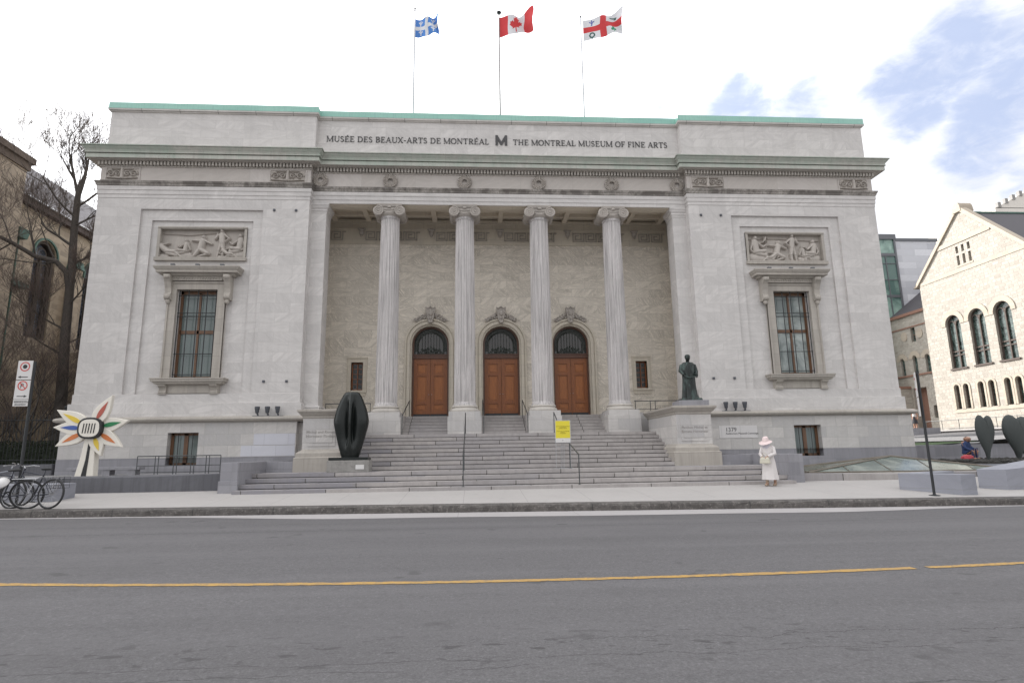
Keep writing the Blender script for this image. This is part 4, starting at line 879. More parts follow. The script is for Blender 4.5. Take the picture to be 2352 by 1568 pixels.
# ---------------------------------------------------------------- figures
def sculpt(me, f):
    # nose, brow, eye sockets, mouth and ears pulled out of the head surface; f = (centre, scale)
    c, k = f
    for v in me.vertices:
        p = Vector(v.co)-c; x, y, z = p.x/k, p.y/k, p.z/k
        if abs(z) > .16 or abs(x) > .14: continue
        if y < 0:
            d = .030*math.exp(-(x/.016)**2-((z+.012)/.030)**2)-.020*math.exp(-((abs(x)-.034)/.017)**2-((z-.014)/.014)**2)+.008*math.exp(-((z-.036)/.012)**2-(x/.06)**2)-.008*math.exp(-(x/.030)**2-((z+.052)/.007)**2)+.010*math.exp(-(x/.03)**2-((z+.085)/.016)**2)
            v.co.y -= d*k
        e = .005*math.exp(-((z-.0)/.030)**2-((y-.01)/.018)**2)*(1 if abs(x) > .05 else 0); v.co.x += e*k*(1 if x > 0 else -1)
def skinned(name, J, Ed, m, parent, sub=1, face=None):
    me = bpy.data.meshes.new(name); names_ = list(J); me.from_pydata([J[k][0] for k in names_], [(names_.index(a), names_.index(b)) for a, b in Ed], [])
    o = bpy.data.objects.new(name, me); COL.objects.link(o)
    sk = o.modifiers.new('skin', 'SKIN'); sk.use_smooth_shade = True
    for i, k in enumerate(names_):
        d = me.skin_vertices[0].data[i]; d.radius = (J[k][1], J[k][1]); d.use_root = (i == 0)
    s_ = o.modifiers.new('sub', 'SUBSURF'); s_.levels = sub; s_.render_levels = sub
    bpy.context.view_layer.update()
    m2 = bpy.data.meshes.new_from_object(o.evaluated_get(bpy.context.evaluated_depsgraph_get()))
    bpy.data.objects.remove(o); m2.materials.clear(); m2.materials.append(m)
    if face: sculpt(m2, face)
    o = bpy.data.objects.new(name, m2); COL.objects.link(o); o.parent = parent; return o
def human(m, parent, H=1.6, arms=None, legs=None, head=(0, -.02, 0), sub=1):
    """one continuous body; faces -y; arms/legs give elbow, wrist / knee, ankle, toe points"""
    k = H/1.7
    arms = arms or {-1: ((-.24, .02, 1.12), (-.26, -.05, .86)), 1: ((.24, .02, 1.12), (.26, -.05, .86))}
    legs = legs or {-1: ((-.09, 0, .48), (-.09, .03, .08), (-.10, -.13, .03)), 1: ((.09, 0, .48), (.09, .03, .08), (.10, -.13, .03))}
    J = {'pelvis': ((0, 0, .92), .135), 'waist': ((0, 0, 1.06), .115), 'chest': ((0, 0, 1.28), .135), 'neckb': ((0, 0, 1.43), .07), 'neck': ((head[0]*.5, head[1]*.5, 1.48), .062),
         'head0': ((head[0], head[1]-.025, 1.525+head[2]), .085), 'head1': ((head[0], head[1]-.012, 1.585+head[2]), .112), 'head2': ((head[0], head[1]+.005, 1.655+head[2]), .112), 'head3': ((head[0], head[1]+.01, 1.715+head[2]), .065)}
    E = [('pelvis', 'waist'), ('waist', 'chest'), ('chest', 'neckb'), ('neckb', 'neck'), ('neck', 'head0'), ('head0', 'head1'), ('head1', 'head2'), ('head2', 'head3')]
    for s_ in (-1, 1):
        t = 'l' if s_ < 0 else 'r'
        J['sh'+t] = ((s_*.17, 0, 1.38), .062); E.append(('chest', 'sh'+t))
        e, w_ = arms[s_]; J['el'+t] = (e, .045); J['wr'+t] = (w_, .029); E += [('sh'+t, 'el'+t), ('el'+t, 'wr'+t)]
        d = (Vector(w_)-Vector(e)).normalized(); p = Vector(w_)+d*.065; J['pa'+t] = (tuple(p), .032); E.append(('wr'+t, 'pa'+t))
        sdv = d.cross(Vector((0, 0, 1))); sdv = sdv.normalized() if sdv.length > .1 else Vector((0, 1, 0))
        for i, (o_, L_) in enumerate(((-.03, .062), (-.01, .075), (.01, .07), (.03, .055))):
            q1 = p+sdv*o_+d*L_*.55; q2 = p+sdv*o_*1.05+d*L_+Vector((0, 0, -.018)); J[f'f{t}{i}a'] = (tuple(q1), .009); J[f'f{t}{i}b'] = (tuple(q2), .007); E += [('pa'+t, f'f{t}{i}a'), (f'f{t}{i}a', f'f{t}{i}b')]
        q = Vector(w_)+d*.03-sdv*.05*s_; J['th'+t] = (tuple(q), .011); E.append(('wr'+t, 'th'+t))
        J['hip'+t] = ((s_*.09, 0, .86), .10); E.append(('pelvis', 'hip'+t))
        kn, an, to = legs[s_]; J['kn'+t] = (kn, .062); J['an'+t] = (an, .042); J['to'+t] = (to, .034); E += [('hip'+t, 'kn'+t), ('kn'+t, 'an'+t), ('an'+t, 'to'+t)]
    J = {a: (tuple(c*k for c in b[0]), b[1]*k) for a, b in J.items()}
    return skinned('body', J, E, m, parent, sub, (Vector(J['head1'][0])+Vector((0, 0, .03)), k))
def cloth(name, c, r=.85): return plain(name, c, r, var=.08, sc=5, bump=.25, bsc=14)
M_skin = plain('skin', (.40, .22, .15), .55, var=.06)
# woman in white
wm = empty('person', (8.17, -6.95, .03), radians(-46), 'person in long white coat and wide pale pink sun hat looking into a cream bag', 'person')
human(M_skin, wm, 1.52, arms={-1: ((-.25, -.05, 1.12), (-.12, -.27, 1.02)), 1: ((.25, -.05, 1.14), (.08, -.29, 1.04))}, head=(-.03, -.07, -.05), sub=2,
      legs={-1: ((-.08, -.05, .48), (-.09, -.08, .09), (-.10, -.24, .03)), 1: ((.09, .04, .48), (.11, .16, .11), (.11, .02, .03))})
M_coat = cloth('off_white_coat_cloth', (.60, .565, .55)); M_pink = cloth('pale_pink_hat_felt', (.64, .52, .505)); M_scarf = cloth('pale_grey_scarf', (.50, .48, .53))
k = .895
c_ = MB(); fold = lambda a, i: 1+(.05*sin(7*a+1)+.03*sin(13*a))*max(0, 1-i/7)
c_.loft([(0, .01, .20, .25, .24), (0, .01, .35, .235, .22), (0, .0, .55, .21, .19), (0, 0, .75, .195, .17), (0, 0, .92, .16, .135), (0, 0, 1.05, .165, .135), (0, 0, 1.17, .185, .135), (0, 0, 1.24, .165, .11), (-.005, -.01, 1.285, .09, .08), (-.01, -.02, 1.33, .075, .07)], 32, fold)
ct_ = c_.build('long_coat', M_coat, wm, smooth=True)
c_ = MB()
for s_, (e, w_) in ((-1, ((-.25, -.05, 1.12), (-.12, -.27, 1.02))), (1, ((.25, -.05, 1.14), (.08, -.29, 1.04)))):
    c_.tube([(s_*.13, 0, 1.22), (s_*.165, 0, 1.215), (e[0]*k, e[1]*k, e[2]*k), (w_[0]*k, w_[1]*k, w_[2]*k)], [.06, .07, .062, .05], 12)
c_.build('coat_sleeves', M_coat, ct_, smooth=True)
c_ = MB(); c_.loft([(-.01, -.06, 1.00, .05, .04), (-.01, -.05, 1.10, .10, .08), (-.01, -.03, 1.20, .13, .10), (-.02, -.03, 1.27, .125, .11), (-.02, -.04, 1.33, .105, .10), (-.02, .0, 1.37, .07, .06)], 20, lambda a, i: 1+.07*sin(5*a+i))
c_.build('scarf', M_scarf, wm, smooth=True)
c_ = MB(); hx_, hy_, hz_ = -.025, -.07, 1.405
c_.loft([(hx_, hy_-.02, hz_-.02, .205, .205, .0), (hx_, hy_, hz_+.015, .13, .13), (hx_, hy_, hz_+.03, .105, .11), (hx_, hy_, hz_+.10, .098, .10), (hx_, hy_, hz_+.145, .07, .075), (hx_, hy_, hz_+.158, .02, .02)], 28, lambda a, i: 1+(.06*sin(3*a) if i == 0 else 0))
o = c_.build('sun_hat', M_pink, wm, smooth=True)
for v in o.data.vertices:     # tip the brim down in front
    dy = v.co.y-hy_; v.co.z += dy*.38
c_ = MB()
for s_ in (-1, 1):
    an = ((-.09, -.08, .09), (-.10, -.24, .03)) if s_ < 0 else ((.11, .16, .11), (.11, .02, .03))
    c_.tube([(an[0][0]*k, an[0][1]*k, .32), (an[0][0]*k, an[0][1]*k, .09), (an[0][0]*k, an[0][1]*k+.02, .04)], [.052, .045, .04], 10); c_.tube([(an[0][0]*k, an[0][1]*k+.03, .035), (an[1][0]*k, an[1][1]*k*.9, .035), (an[1][0]*k, an[1][1]*k, .022)], [.036, .04, .022], 10)
c_.build('ankle_boots', cloth('beige_suede', (.36, .27, .20)), wm, smooth=True)
bag = MB(); bag.loft([(0, 0, 0, .17, .05), (0, 0, .02, .19, .06), (0, 0, .14, .165, .055), (0, 0, .20, .15, .035)], 4 if 0 else 16, lambda a, i: 1/max(abs(cos(a)), abs(sin(a)))*.85)
bo = empty('handbag', (7.94, -7.16, .74), radians(-46), 'cream handbag held open in front of the long white coat', 'handbag')
bag.build('bag_body', cloth('cream_leather', (.50, .47, .38), .5), bo, smooth=False, bevel=.01)
bag = MB(); bag.tube([(-.08, 0, .19), (-.06, 0, .30), (0, 0, .33), (.06, 0, .30), (.08, 0, .19)], .008, 6); bag.build('handle', cloth('cream_strap', (.45, .42, .33), .5), bo, smooth=True)
# bronze monk-like statue on the right-hand pedestal
st = empty('bronze_statue', (7.36, -2.5, 2.91), radians(-4), 'green-black bronze statue of a standing robed man on the right-hand stair pedestal', 'statue')
b_ = MB(); b_.box(-.60, .60, -.5, .5, 0, .24); b_.build('stone_base', M_bluegr, st, bevel=.01)
b_ = MB(); b_.bxf(-.42, .42, -.36, .36, .24, .34, .04); b_.build('bronze_base', M_bronze, st)
bd = human(M_bronze, st, 1.86, arms={-1: ((-.28, .02, 1.10), (-.20, -.17, .92)), 1: ((.30, .02, 1.08), (.24, -.20, .90))}, head=(-.01, -.06, .0), sub=2); bd.location = (0, 0, .27)
c_ = MB(); fold = lambda a, i: 1+(.10*sin(6*a+.5)+.06*sin(11*a+i*.3)+.03*sin(19*a))*max(.12, 1-i/8)
c_.loft([(.02, -.02, .33, .34, .28), (.0, 0, .5, .30, .25), (0, 0, .8, .27, .22), (0, 0, 1.1, .255, .20), (0, 0, 1.35, .26, .19), (0, 0, 1.6, .275, .19), (0, 0, 1.70, .27, .17), (0, 0, 1.78, .19, .14), (0, -.01, 1.82, .11, .11)], 44, fold)
rb = c_.build('robe', M_bronze, st, smooth=True)
c_ = MB()
for s_, e, w_ in ((-1, (-.28, .02, 1.10), (-.20, -.17, .92)), (1, (.30, .02, 1.08), (.24, -.20, .90))):
    q = 1.86/1.7; c_.tube([(s_*.16, 0, 1.72), (s_*.25, 0, 1.68), (e[0]*q, e[1]*q, e[2]*q+.27), (w_[0]*q, w_[1]*q, w_[2]*q+.27)], [.08, .095, .085, .065], 12)
c_.tube([(-.20, -.22, 1.24), (-.05, -.29, 1.16), (.08, -.30, 1.18), (.24, -.25, 1.22)], .022, 6)
c_.loft([(0, .01, 1.74, .17, .14), (0, 0, 1.79, .15, .12), (0, 0, 1.82, .12, .11)], 20)
c_.build('sleeves_and_collar', M_bronze, rb, smooth=True)

# ---------------------------------------------------------------- sculptures
bs = empty('bronze_sculpture', (-5.75, -4.42, .625), 0, 'tall dark almond-shaped bronze with hollow ribbed front on a rough stone block', 'sculpture')
b_ = MB(); vs = []
b_.box(-.72, .72, -.36, .36, 0, .405); M_rough = plain('rough_hewn_granite', (.25, .24, .225), .9, var=.45, sc=7, bump=.9, bsc=7)
bb = b_.build('granite_block', M_rough, bs, bevel=.015)
b_ = MB(); b_.box(.27, .56, -.372, -.36, .10, .25); b_.build('name_plate', M_signw, bb)
b_ = MB(); b_.box(-.675, .675, -.33, .33, .405, .505); b_.build('bronze_plate', M_darkb, bs, bevel=.008)
prof = [(.30, .505), (.34, .62), (.41, .85), (.49, 1.15), (.565, 1.45), (.61, 1.66), (.615, 1.80), (.585, 1.98), (.52, 2.22), (.42, 2.48), (.32, 2.68), (.255, 2.77), (.20, 2.80), (.12, 2.79), (.02, 2.77)]
pp = []
for i in range(len(prof)-1):
    for j in range(4): t_ = j/4; pp.append((prof[i][0]*(1-t_)+prof[i+1][0]*t_, prof[i][1]*(1-t_)+prof[i+1][1]*t_))
pp.append(prof[-1])
def almond(a, z):
    v = 1.0
    f = -sin(a)         # 1 at the front (-y)
    if f > 0:
        c = cos(a); zz = max(0, 1-abs((z-1.72)/.98)**2.2); lower = max(0, 1-abs((z-.95)/.6)**2)
        for q in (-1, 1): v -= .66*zz*math.exp(-((c-q*.40)/.27)**2) * (1 if z > 1.12 else max(.25, (z-.6)/.55)); v -= .12*lower*math.exp(-((c-q*.42)/.2)**2)
        v += .05*math.exp(-(c/.07)**2)
    return v
b_ = MB(); b_.lathe(pp, 0, 0, 96, almond)
o = b_.build('bronze_form', M_darkb, bs, smooth=True)
for v in o.data.vertices: v.co.y *= .72
# painted flower sculpture, a plain generic star of petals
fs_ = empty('painted_sculpture', (-14.42, -4.55, .58), 0, 'white flower-shaped outdoor sculpture with coloured petal inlays beside the museum bench', 'sculpture')
b_ = MB(); b_.prism([(-.42, 0), (.20, 0), (.18, .55), (.13, 1.40), (-.20, 1.40), (-.27, .75)], -.14, .14); stm = b_.build('stem', M_white, fs_, bevel=.02)
b_ = MB(); b_.prism([(-.20, .01), (-.03, .01), (.0, .6), (.02, 1.36), (-.05, 1.36), (-.10, .6)], -.150, -.138); b_.build('stem_stripe', M_blk, stm)
cz = 1.66; cxx = .0
cols = [M_grn, M_or, M_yel, M_grn, M_or, M_blu, M_yel, M_red]
for i in range(8):
    a = radians(12-45*i) if 0 else radians(17-45*i); L = (1.20, 1.22, 1.02, .0, 1.28, 1.26, 1.36, 1.28)[i]
    if i == 2: pass
    a = [radians(q) for q in (12, -32, -68, 0, -152, 178, 152, 62)][i]
    if i == 3: continue
    d = Vector((cos(a), sin(a))); n_ = Vector((-d.y, d.x)); o0 = Vector((cxx, cz))
    def petal(L0, L1, wd, y0, y1, kk=.42):
        P = []
        for t_ in [j/12 for j in range(13)]: P.append(o0+d*(L0+(L1-L0)*t_)+n_*wd*sin(pi*min(1, t_**.72))**1.05*(1 if t_ < 1 else 0))
        for t_ in [j/12 for j in range(11, 0, -1)]: P.append(o0+d*(L0+(L1-L0)*t_)-n_*wd*sin(pi*min(1, t_**.72))**1.05)
        m_ = MB(); m_.prism([tuple(p) for p in P], y0, y1); return m_
    yy = -.04-.012*i
    pt = petal(.10, L, .245, yy-.10, yy+.06).build('petal', M_white, fs_, bevel=.02)
    petal(.34, L*.80, .075, yy-.115, yy-.095).build('petal_inlay', cols[i], pt)
# the eighth petal points upper left
a = radians(136); d = Vector((cos(a), sin(a)))
b_ = MB(); n__ = 28; rx, rz = .40, .36
def sq(q, rx, rz): return [(cxx+rx*q*(abs(cos(2*pi*i/n__))**.75)*(1 if cos(2*pi*i/n__) > 0 else -1), cz+rz*q*(abs(sin(2*pi*i/n__))**.75)*(1 if sin(2*pi*i/n__) > 0 else -1)) for i in range(n__)]
b_.prism(sq(1.0, rx, rz), -.30, -.10); ce = b_.build('centre_ring', M_blk, fs_, bevel=.015)
b_ = MB(); b_.prism(sq(.82, rx, rz), -.315, -.28); b_.build('centre_disc', M_white, ce)
b_ = MB()
for i in range(5): b_.bar((cxx-.20+.09*i, cz-.17), (cxx-.17+.09*i, cz+.16), .03, .01, -.325)
b_.build('centre_stripes', M_blk, ce)
# heart sculptures
def heart(loc, rz, wd, ht, label, tilt=0):
    h_ = MB(); P = []; n_ = 60
    for i in range(n_):
        t_ = 2*pi*i/n_; x = 16*sin(t_)**3; z = 13*cos(t_)-5*cos(2*t_)-2*cos(3*t_)-cos(4*t_); zz_ = (z+17)/30.; P.append((x/16.*wd/2, zz_**1.06*ht))
    vs = []; fs = []; lev = [(0, .33), (.45, .30), (.75, .23), (.93, .12), (1., 0.)]; cz_ = ht*.60; L = []
    for q, (s_, _) in enumerate(lev): pass
    rings = [(1., 0.)]+[(s0, -th) for s0, th in ((.97, .06), (.88, .11), (.70, .16), (.40, .195), (.12, .20))]
    rings2 = [(s0, -y_) for s0, y_ in rings[1:]]
    allr = rings2[::-1]+rings
    for s0, yy in allr:
        for x, z in P: vs.append((x*s0, yy*wd/1.3, cz_+(z-cz_)*s0 if s0 < 1 else z))
    for r_ in range(len(allr)-1):
        for i in range(n_): a = r_*n_+i; b2 = r_*n_+(i+1) % n_; fs.append((a, a+n_, b2+n_, b2))
    fs.append(tuple(range(n_))); fs.append(tuple(range((len(allr)-1)*n_, len(allr)*n_))[::-1]); h_.add(vs, fs)
    o = h_.build('heart_sculpture', M_heart, None, smooth=True); o.location = loc; o.rotation_euler = (0, tilt, rz)
    return tag(o, label, 'sculpture', 'heart sculptures')
heart((19.95, -2.25, .62), radians(14), 1.02, 1.92, 'slimmer dark metal heart sculpture nearest the museum corner, seen half turned', .04)
heart((21.35, -2.2, .62), radians(12), 1.50, 1.90, 'wider dark metal heart sculpture seen almost from the front', .10)
heart((22.75, -1.1, .62), radians(-25), 1.4, 1.92, 'dark metal heart sculpture cut off by the right edge of the photo')
b_ = MB(); b_.vprism([(17.6, -4.2), (26, -4.2), (26, .6), (18.9, .6), (17.9, -1.6)], .1, .50); tag(b_.build('planter', M_bench, None, bevel=.01), 'low grey granite planter carrying the heart sculptures', 'planter')
b_ = MB(); random.seed(5)
for i in range(900):
    x, y = rnd(18.4, 25.8), rnd(-3.9, .4); r_ = rnd(.05, .13); b_.ball((x, y, .55+rnd(0, .06)), (r_, r_*rnd(.6, 1), r_*rnd(.4, .8)), 5, 4)
b_.box(18.2, 25.9, -4.05, .5, .45, .55)
tag(b_.build('dark_gravel_bed', plain('dark_bark_and_stones', (.035, .033, .03), .9, var=.5), None), 'bed of dark stones around the feet of the heart sculptures', 'gravel', kind='stuff')

# ---------------------------------------------------------------- street things
def signpost(name, loc, h, lab, m=M_iron, r=.032):
    e_ = empty(name, loc, 0, lab, 'signpost'); b_ = MB(); b_.tube([(0, 0, 0), (0, 0, h)], r, 10); b_.build('post', m, e_, smooth=True)
    b_ = MB(); b_.lathe([(.14, 0), (.14, .02), (.05, .035), (.04, .05)], 0, 0, 16); b_.build('base_flange', m, e_, smooth=True); return e_
sp = signpost('street_sign', (-13.86, -8.49, -.065), 4.02, 'dark post with two white parking signs beside the parked bicycles', M_iron, .036)
def panel(par, x0, x1, z0, z1, y=-.05):
    b_ = MB(); b_.box(x0, x1, y, y+.012, z0, z1); return b_.build('sign_panel', M_signw, par, bevel=.004)
def ringf(mb, cx, cz, r0, r1, y, n=28):
    P = [(cos(2*pi*i/n), sin(2*pi*i/n)) for i in range(n)]
    for i in range(n):
        a, b = P[i], P[(i+1) % n]; mb.quad((cx+r0*a[0], y, cz+r0*a[1]), (cx+r0*b[0], y, cz+r0*b[1]), (cx+r1*b[0], y, cz+r1*b[1]), (cx+r1*a[0], y, cz+r1*a[1]))
def arrow(mb, cx, cz, L, dr, y):
    mb.bar((cx-L/2, cz), (cx+L/2, cz), .022, .002, y); t_ = cx+dr*L/2; mb.prism([(t_+dr*.03, cz), (t_-dr*.05, cz+.035), (t_-dr*.05, cz-.035)], y-.001, y+.002)
p1 = panel(sp, -.42, -.02, 3.50, 4.04)
b_ = MB(); ringf(b_, -.22, 3.87, .105, .135, -.053); b_.build('red_ring', M_signr, p1)
b_ = MB(); n_ = 8; b_.prism([(-.22+.062*cos(2*pi*(i+.5)/n_), 3.87+.062*sin(2*pi*(i+.5)/n_)) for i in range(n_)], -.054, -.05); b_.build('black_octagon', M_blk, p1); b_ = MB(); arrow(b_, -.23, 3.575, .24, -1, -.053); b_.build('arrow', M_blk, p1)
p2 = panel(sp, -.42, -.02, 2.95, 3.48)
b_ = MB(); ringf(b_, -.22, 3.33, .105, .135, -.053); b_.bar((-.31, 3.42), (-.13, 3.24), .024, .002, -.055); b_.build('red_ring', M_signr, p2)
b_ = MB(); arrow(b_, -.22, 3.03, .24, 1, -.053); b_.build('arrow', M_blk, p2); ftext('P', .19, (-.285, -.0525, 3.262), M_blk, p2, 'letter_p')
p3 = panel(sp, -.42, -.02, 2.75, 2.94); b_ = MB()
for z in (2.905,): b_.bar((-.39, z), (-.05, z), .008, .002, -.053)
b_.build('border_line', M_blk, p3); ftext('REMORQUAGE', .058, (-.39, -.0525, 2.85), M_blk, p3, 'small_print'); ftext('SEULEMENT', .058, (-.37, -.0525, 2.78), M_blk, p3, 'small_print')
sp2 = signpost('street_sign', (11.40, -9.80, -.15), 3.5, 'dark post with a thin sign seen edge-on near the granite bench', M_iron, .036)
b_ = MB(); b_.box(-.06, -.04, -.16, .16, 2.75, 3.45); b_.box(-.06, -.04, -.16, .16, 2.2, 2.72); po = b_.build('sign_panel', M_signw, sp2); po.rotation_euler = (0, 0, radians(-33)); po.location = (-.03, .0, 0)
b_ = MB(); b_.quad(*[(-.0615, y, z) for y, z in ((-.1, 3.25), (.1, 3.25), (.1, 3.30), (-.1, 3.30))]); b_.quad(*[(-.0615, y, z) for y, z in ((-.1, 2.95), (.1, 2.95), (.1, 3.0), (-.1, 3.0))]); b_.build('sign_marks', M_signr, po)
# notice board on the stairs
nb = empty('notice_board', (1.80, -4.62, .627), 0, 'bright yellow notice on a thin silver stand on the museum steps', 'notice board')
b_ = MB()
for x in (-.26, .26): b_.tube([(x, 0, .02), (x, 0, 1.68)], .011, 6)
for x in (-.06, 0.0, .05): b_.tube([(x, .18, .02), (x, .02, 1.2)], .010, 6)
b_.tube([(-.26, 0, .76), (.26, 0, .76)], .010, 6); b_.box(-.36, .30, -.10, .22, 0, .018); b_.build('stand', M_alu, nb)
b_ = MB(); b_.box(-.285, .285, -.03, 0, .90, 1.70); fr_ = b_.build('board_frame', M_alu, nb, bevel=.004)
b_ = MB(); b_.quad((-.262, -.032, 1.065), (.262, -.032, 1.065), (.262, -.032, 1.68), (-.262, -.032, 1.68)); b_.build('yellow_poster', M_signy, fr_)
b_ = MB(); b_.quad((-.262, -.032, .915), (.262, -.032, .915), (.262, -.032, 1.062), (-.262, -.032, 1.062)); b_.build('white_strip', M_signw, fr_)
M_ink = plain('olive_print', (.20, .17, .02), .8)
ftext("NOUS VOUS INVITONS À RESPECTER\nLES CONSIGNES\nAFFICHÉES À L'ENTRÉE", .030, (0, -.034, 1.475), M_ink, fr_, 'poster_text', align='CENTER', ls=1.25)
ftext("PLEASE FOLLOW THE GUIDELINES\nPOSTED AT\nTHE ENTRANCE", .030, (0, -.034, 1.30), M_ink, fr_, 'poster_text', align='CENTER', ls=1.25)
ftext('M', .05, (-.03, -.034, .97), M_letter, fr_, 'small_logo')
# handrails
def handrail(lab, x, pts, posts, m=M_rail, grp='stair handrails'):
    o_ = empty('handrail', (x, pts[0][0], 0), 0, lab, 'handrail', grp); y0 = pts[0][0]
    b_ = MB(); b_.tube([(0, y-y0, z) for y, z in pts], .022, 8); b_.build('rail', m, o_, smooth=True)
    for y, za, zb in posts:
        b_ = MB(); b_.tube([(0, y-y0, za), (0, y-y0, zb)], .018, 6); b_.box(-.05, .05, y-y0-.05, y-y0+.05, za, za+.01); b_.build('post', m, o_)
    return o_
def hz(y): return 1.12+(y+6.5)*(2.9-1.12)/5.7
for x, l in ((-1.74, 'thin grey handrail climbing the steps left of the middle door'), (2.02, 'thin grey handrail climbing the steps behind the yellow notice board')):
    handrail(l, x, [(-6.5, 1.12), (-4.7, 1.50), (-3.4, 1.72), (-.75, 2.88)], [(-6.5, .16, 1.12), (-4.7, .625, 1.50), (-.75, 2.016, 2.88)])
for x, l in ((-.96, 'short handrail beside the middle door steps, on their left'), (.96, 'short handrail beside the middle door steps, on their right'), (-4.5+.03, 'short handrail beside the left-hand door steps')):
    handrail(l, x, [(-.1, 2.84), (2.7, 3.72)], [(-.1, 2.016, 2.84), (2.7, 2.95, 3.72)], grp='door handrails')
def guard(name, loc, rz, L, h0, h1, posts, lab, grp=None, mid=None, m=M_rail):
    o_ = empty(name, loc, rz, lab, 'railing', grp); b_ = MB(); b_.tube([(0, 0, h1), (L, 0, h1)], .02, 6)
    b_.tube([(0, 0, h0), (L, 0, h0)], .014, 6)
    if mid: b_.tube([(0, 0, mid), (L, 0, mid)], .014, 6)
    b_.build('rails', m, o_)
    for x in posts: b_ = MB(); b_.tube([(x, 0, 0), (x, 0, h1)], .016, 6); b_.build('post', m, o_)
    return o_
guard('guard_railing', (-7.98, .86, 2.94), 0, 2.0, .14, .52, (0.02, .8, 1.2, 1.98), 'low iron guard railing on the portico floor left of the columns', 'portico guard railings')
guard('guard_railing', (5.98, .86, 2.94), 0, 2.05, .14, .52, (.05, .75, .98, 2.03), 'low iron guard railing on the portico floor right of the columns', 'portico guard railings')
guard('ramp_railing', (-14.16, -2.2, .58), 0, 3.08, .10, .70, (0, .66, .78, 1.34, 1.46, 1.98, 2.10, 2.54, 2.66, 3.08), 'thin grey ramp railing in front of the left basement window', mid=.34)
# stone bench, planter walls, slabs
bn = empty('stone_bench', (-15.7, -1.45, .58), 0, 'long low dark stone bench against the museum behind the painted sculpture', 'bench')
b_ = MB(); b_.box(-1.35, 1.35, -.22, .22, .20, .31); b_.build('seat', M_bluegr, bn, bevel=.01)
for x in (-1.0, 0.1, 1.05): b_ = MB(); b_.box(x-.14, x+.14, -.18, .18, 0, .20); b_.build('leg', M_bluegr, bn)
b_ = MB(); b_.vprism([(-24, -5.45), (-12.2, -5.45), (-9.46, -5.40), (-9.46, -5.12), (-24, -5.12)], -.2, [.61, .61, .68, .68, .61]); tag(b_.build('retaining_wall', M_dkgr, None, bevel=.01), 'long low grey granite wall edging the terrace left of the steps', 'wall')
b_ = MB(); b_.box(-24, -18.5, -.30, 0.0, -.2, 1.03); tag(b_.build('garden_wall', M_dkgr, None, bevel=.01), 'dark granite garden wall below the iron fence at far left', 'wall')
b_ = MB(); b_.box(-24, -13.62, -7.45, -6.45, -.3, .50); tag(b_.build('stone_block', M_bench, None, bevel=.012), 'big granite block seat behind the parked bicycles', 'stone seat')
b_ = MB(); b_.vprism([(11.43, -8.40), (12.19, -9.86), (12.64, -9.86), (12.05, -8.55), (13.9, -7.6), (13.75, -7.15)], -.3, .42); tag(b_.build('stone_bench', M_bench, None, bevel=.012), 'V-shaped pale granite bench at the kerb near the right-hand signpost', 'bench', 'granite benches on the right')
b_ = MB(); b_.vprism([(13.92, -8.45), (14.35, -9.0), (19, -8.7), (19, -6.0)], -.3, [.50, .50, .85, .85]); tag(b_.build('stone_bench', M_bench, None, bevel=.012), 'taller veined granite block bench cut by the right edge of the photo', 'bench', 'granite benches on the right')
b_ = MB(); b_.vprism([(9.78, -5.75), (13.0, -5.9), (18.6, -5.2), (18.6, -4.9), (13.0, -5.5), (9.78, -5.4)], -.2, [.36, .30, .30, .30, .30, .36]); tag(b_.build('kerb_wall', M_stepw, None, bevel=.01), 'low stone kerb wall in front of the glass pyramid skylight', 'wall')
b_ = MB(); b_.vprism([(18.45, .9), (19.6, .85), (30, 2.2), (30, 2.6), (19.5, 1.25), (18.45, 1.3)], 0, [1.24, 1.27, 1.32, 1.32, 1.27, 1.24]); tag(b_.build('retaining_wall', M_bluegr, None, bevel=.01), 'blue-grey granite retaining wall behind the heart sculptures', 'wall')
# pyramid skylight
sk = empty('skylight', (15.0, -3.2, .22), 0, 'low glass pyramid skylight with bronze bars beside the museum corner', 'skylight')
A = (0, 0, .62); C4 = [(-4.4, -1.75, .12), (3.4, -1.95, .10), (4.2, 1.6, .12), (-4.0, 1.6, .12)]
M_bar = plain('bronze_glazing_bar', (.13, .11, .085), .5, .3)
b_ = MB()
for i in range(4): b_.quad(C4[i], C4[(i+1) % 4], A)
b_.build('glass', M_sky_glass, sk)
def lerp(a, b, t_): return tuple(a[i]*(1-t_)+b[i]*t_ for i in range(3))
for i in range(4):
    b_ = MB(); b_.tube([C4[i], A], .05, 6); b_.build('hip_bar', M_bar, sk)
    b_ = MB(); b_.tube([C4[i], C4[(i+1) % 4]], .035, 6)
    for k in range(1, 5):
        t_ = k/5.; P_ = lerp(C4[i], C4[(i+1) % 4], t_); e = C4[i] if t_ < .5 else C4[(i+1) % 4]; f_ = 1-abs(.5-t_)*2; b_.tube([P_, lerp(e, A, f_*.98)], .02, 5)
    b_.build('glazing_bars', M_bar, sk)
b_ = MB(); b_.run([(-4.45, 1.65), (-4.45, -1.8), (3.45, -2.0), (4.25, 1.65)], [(0, -.15), (0, .10)]); b_.build('upstand', M_trim, sk)
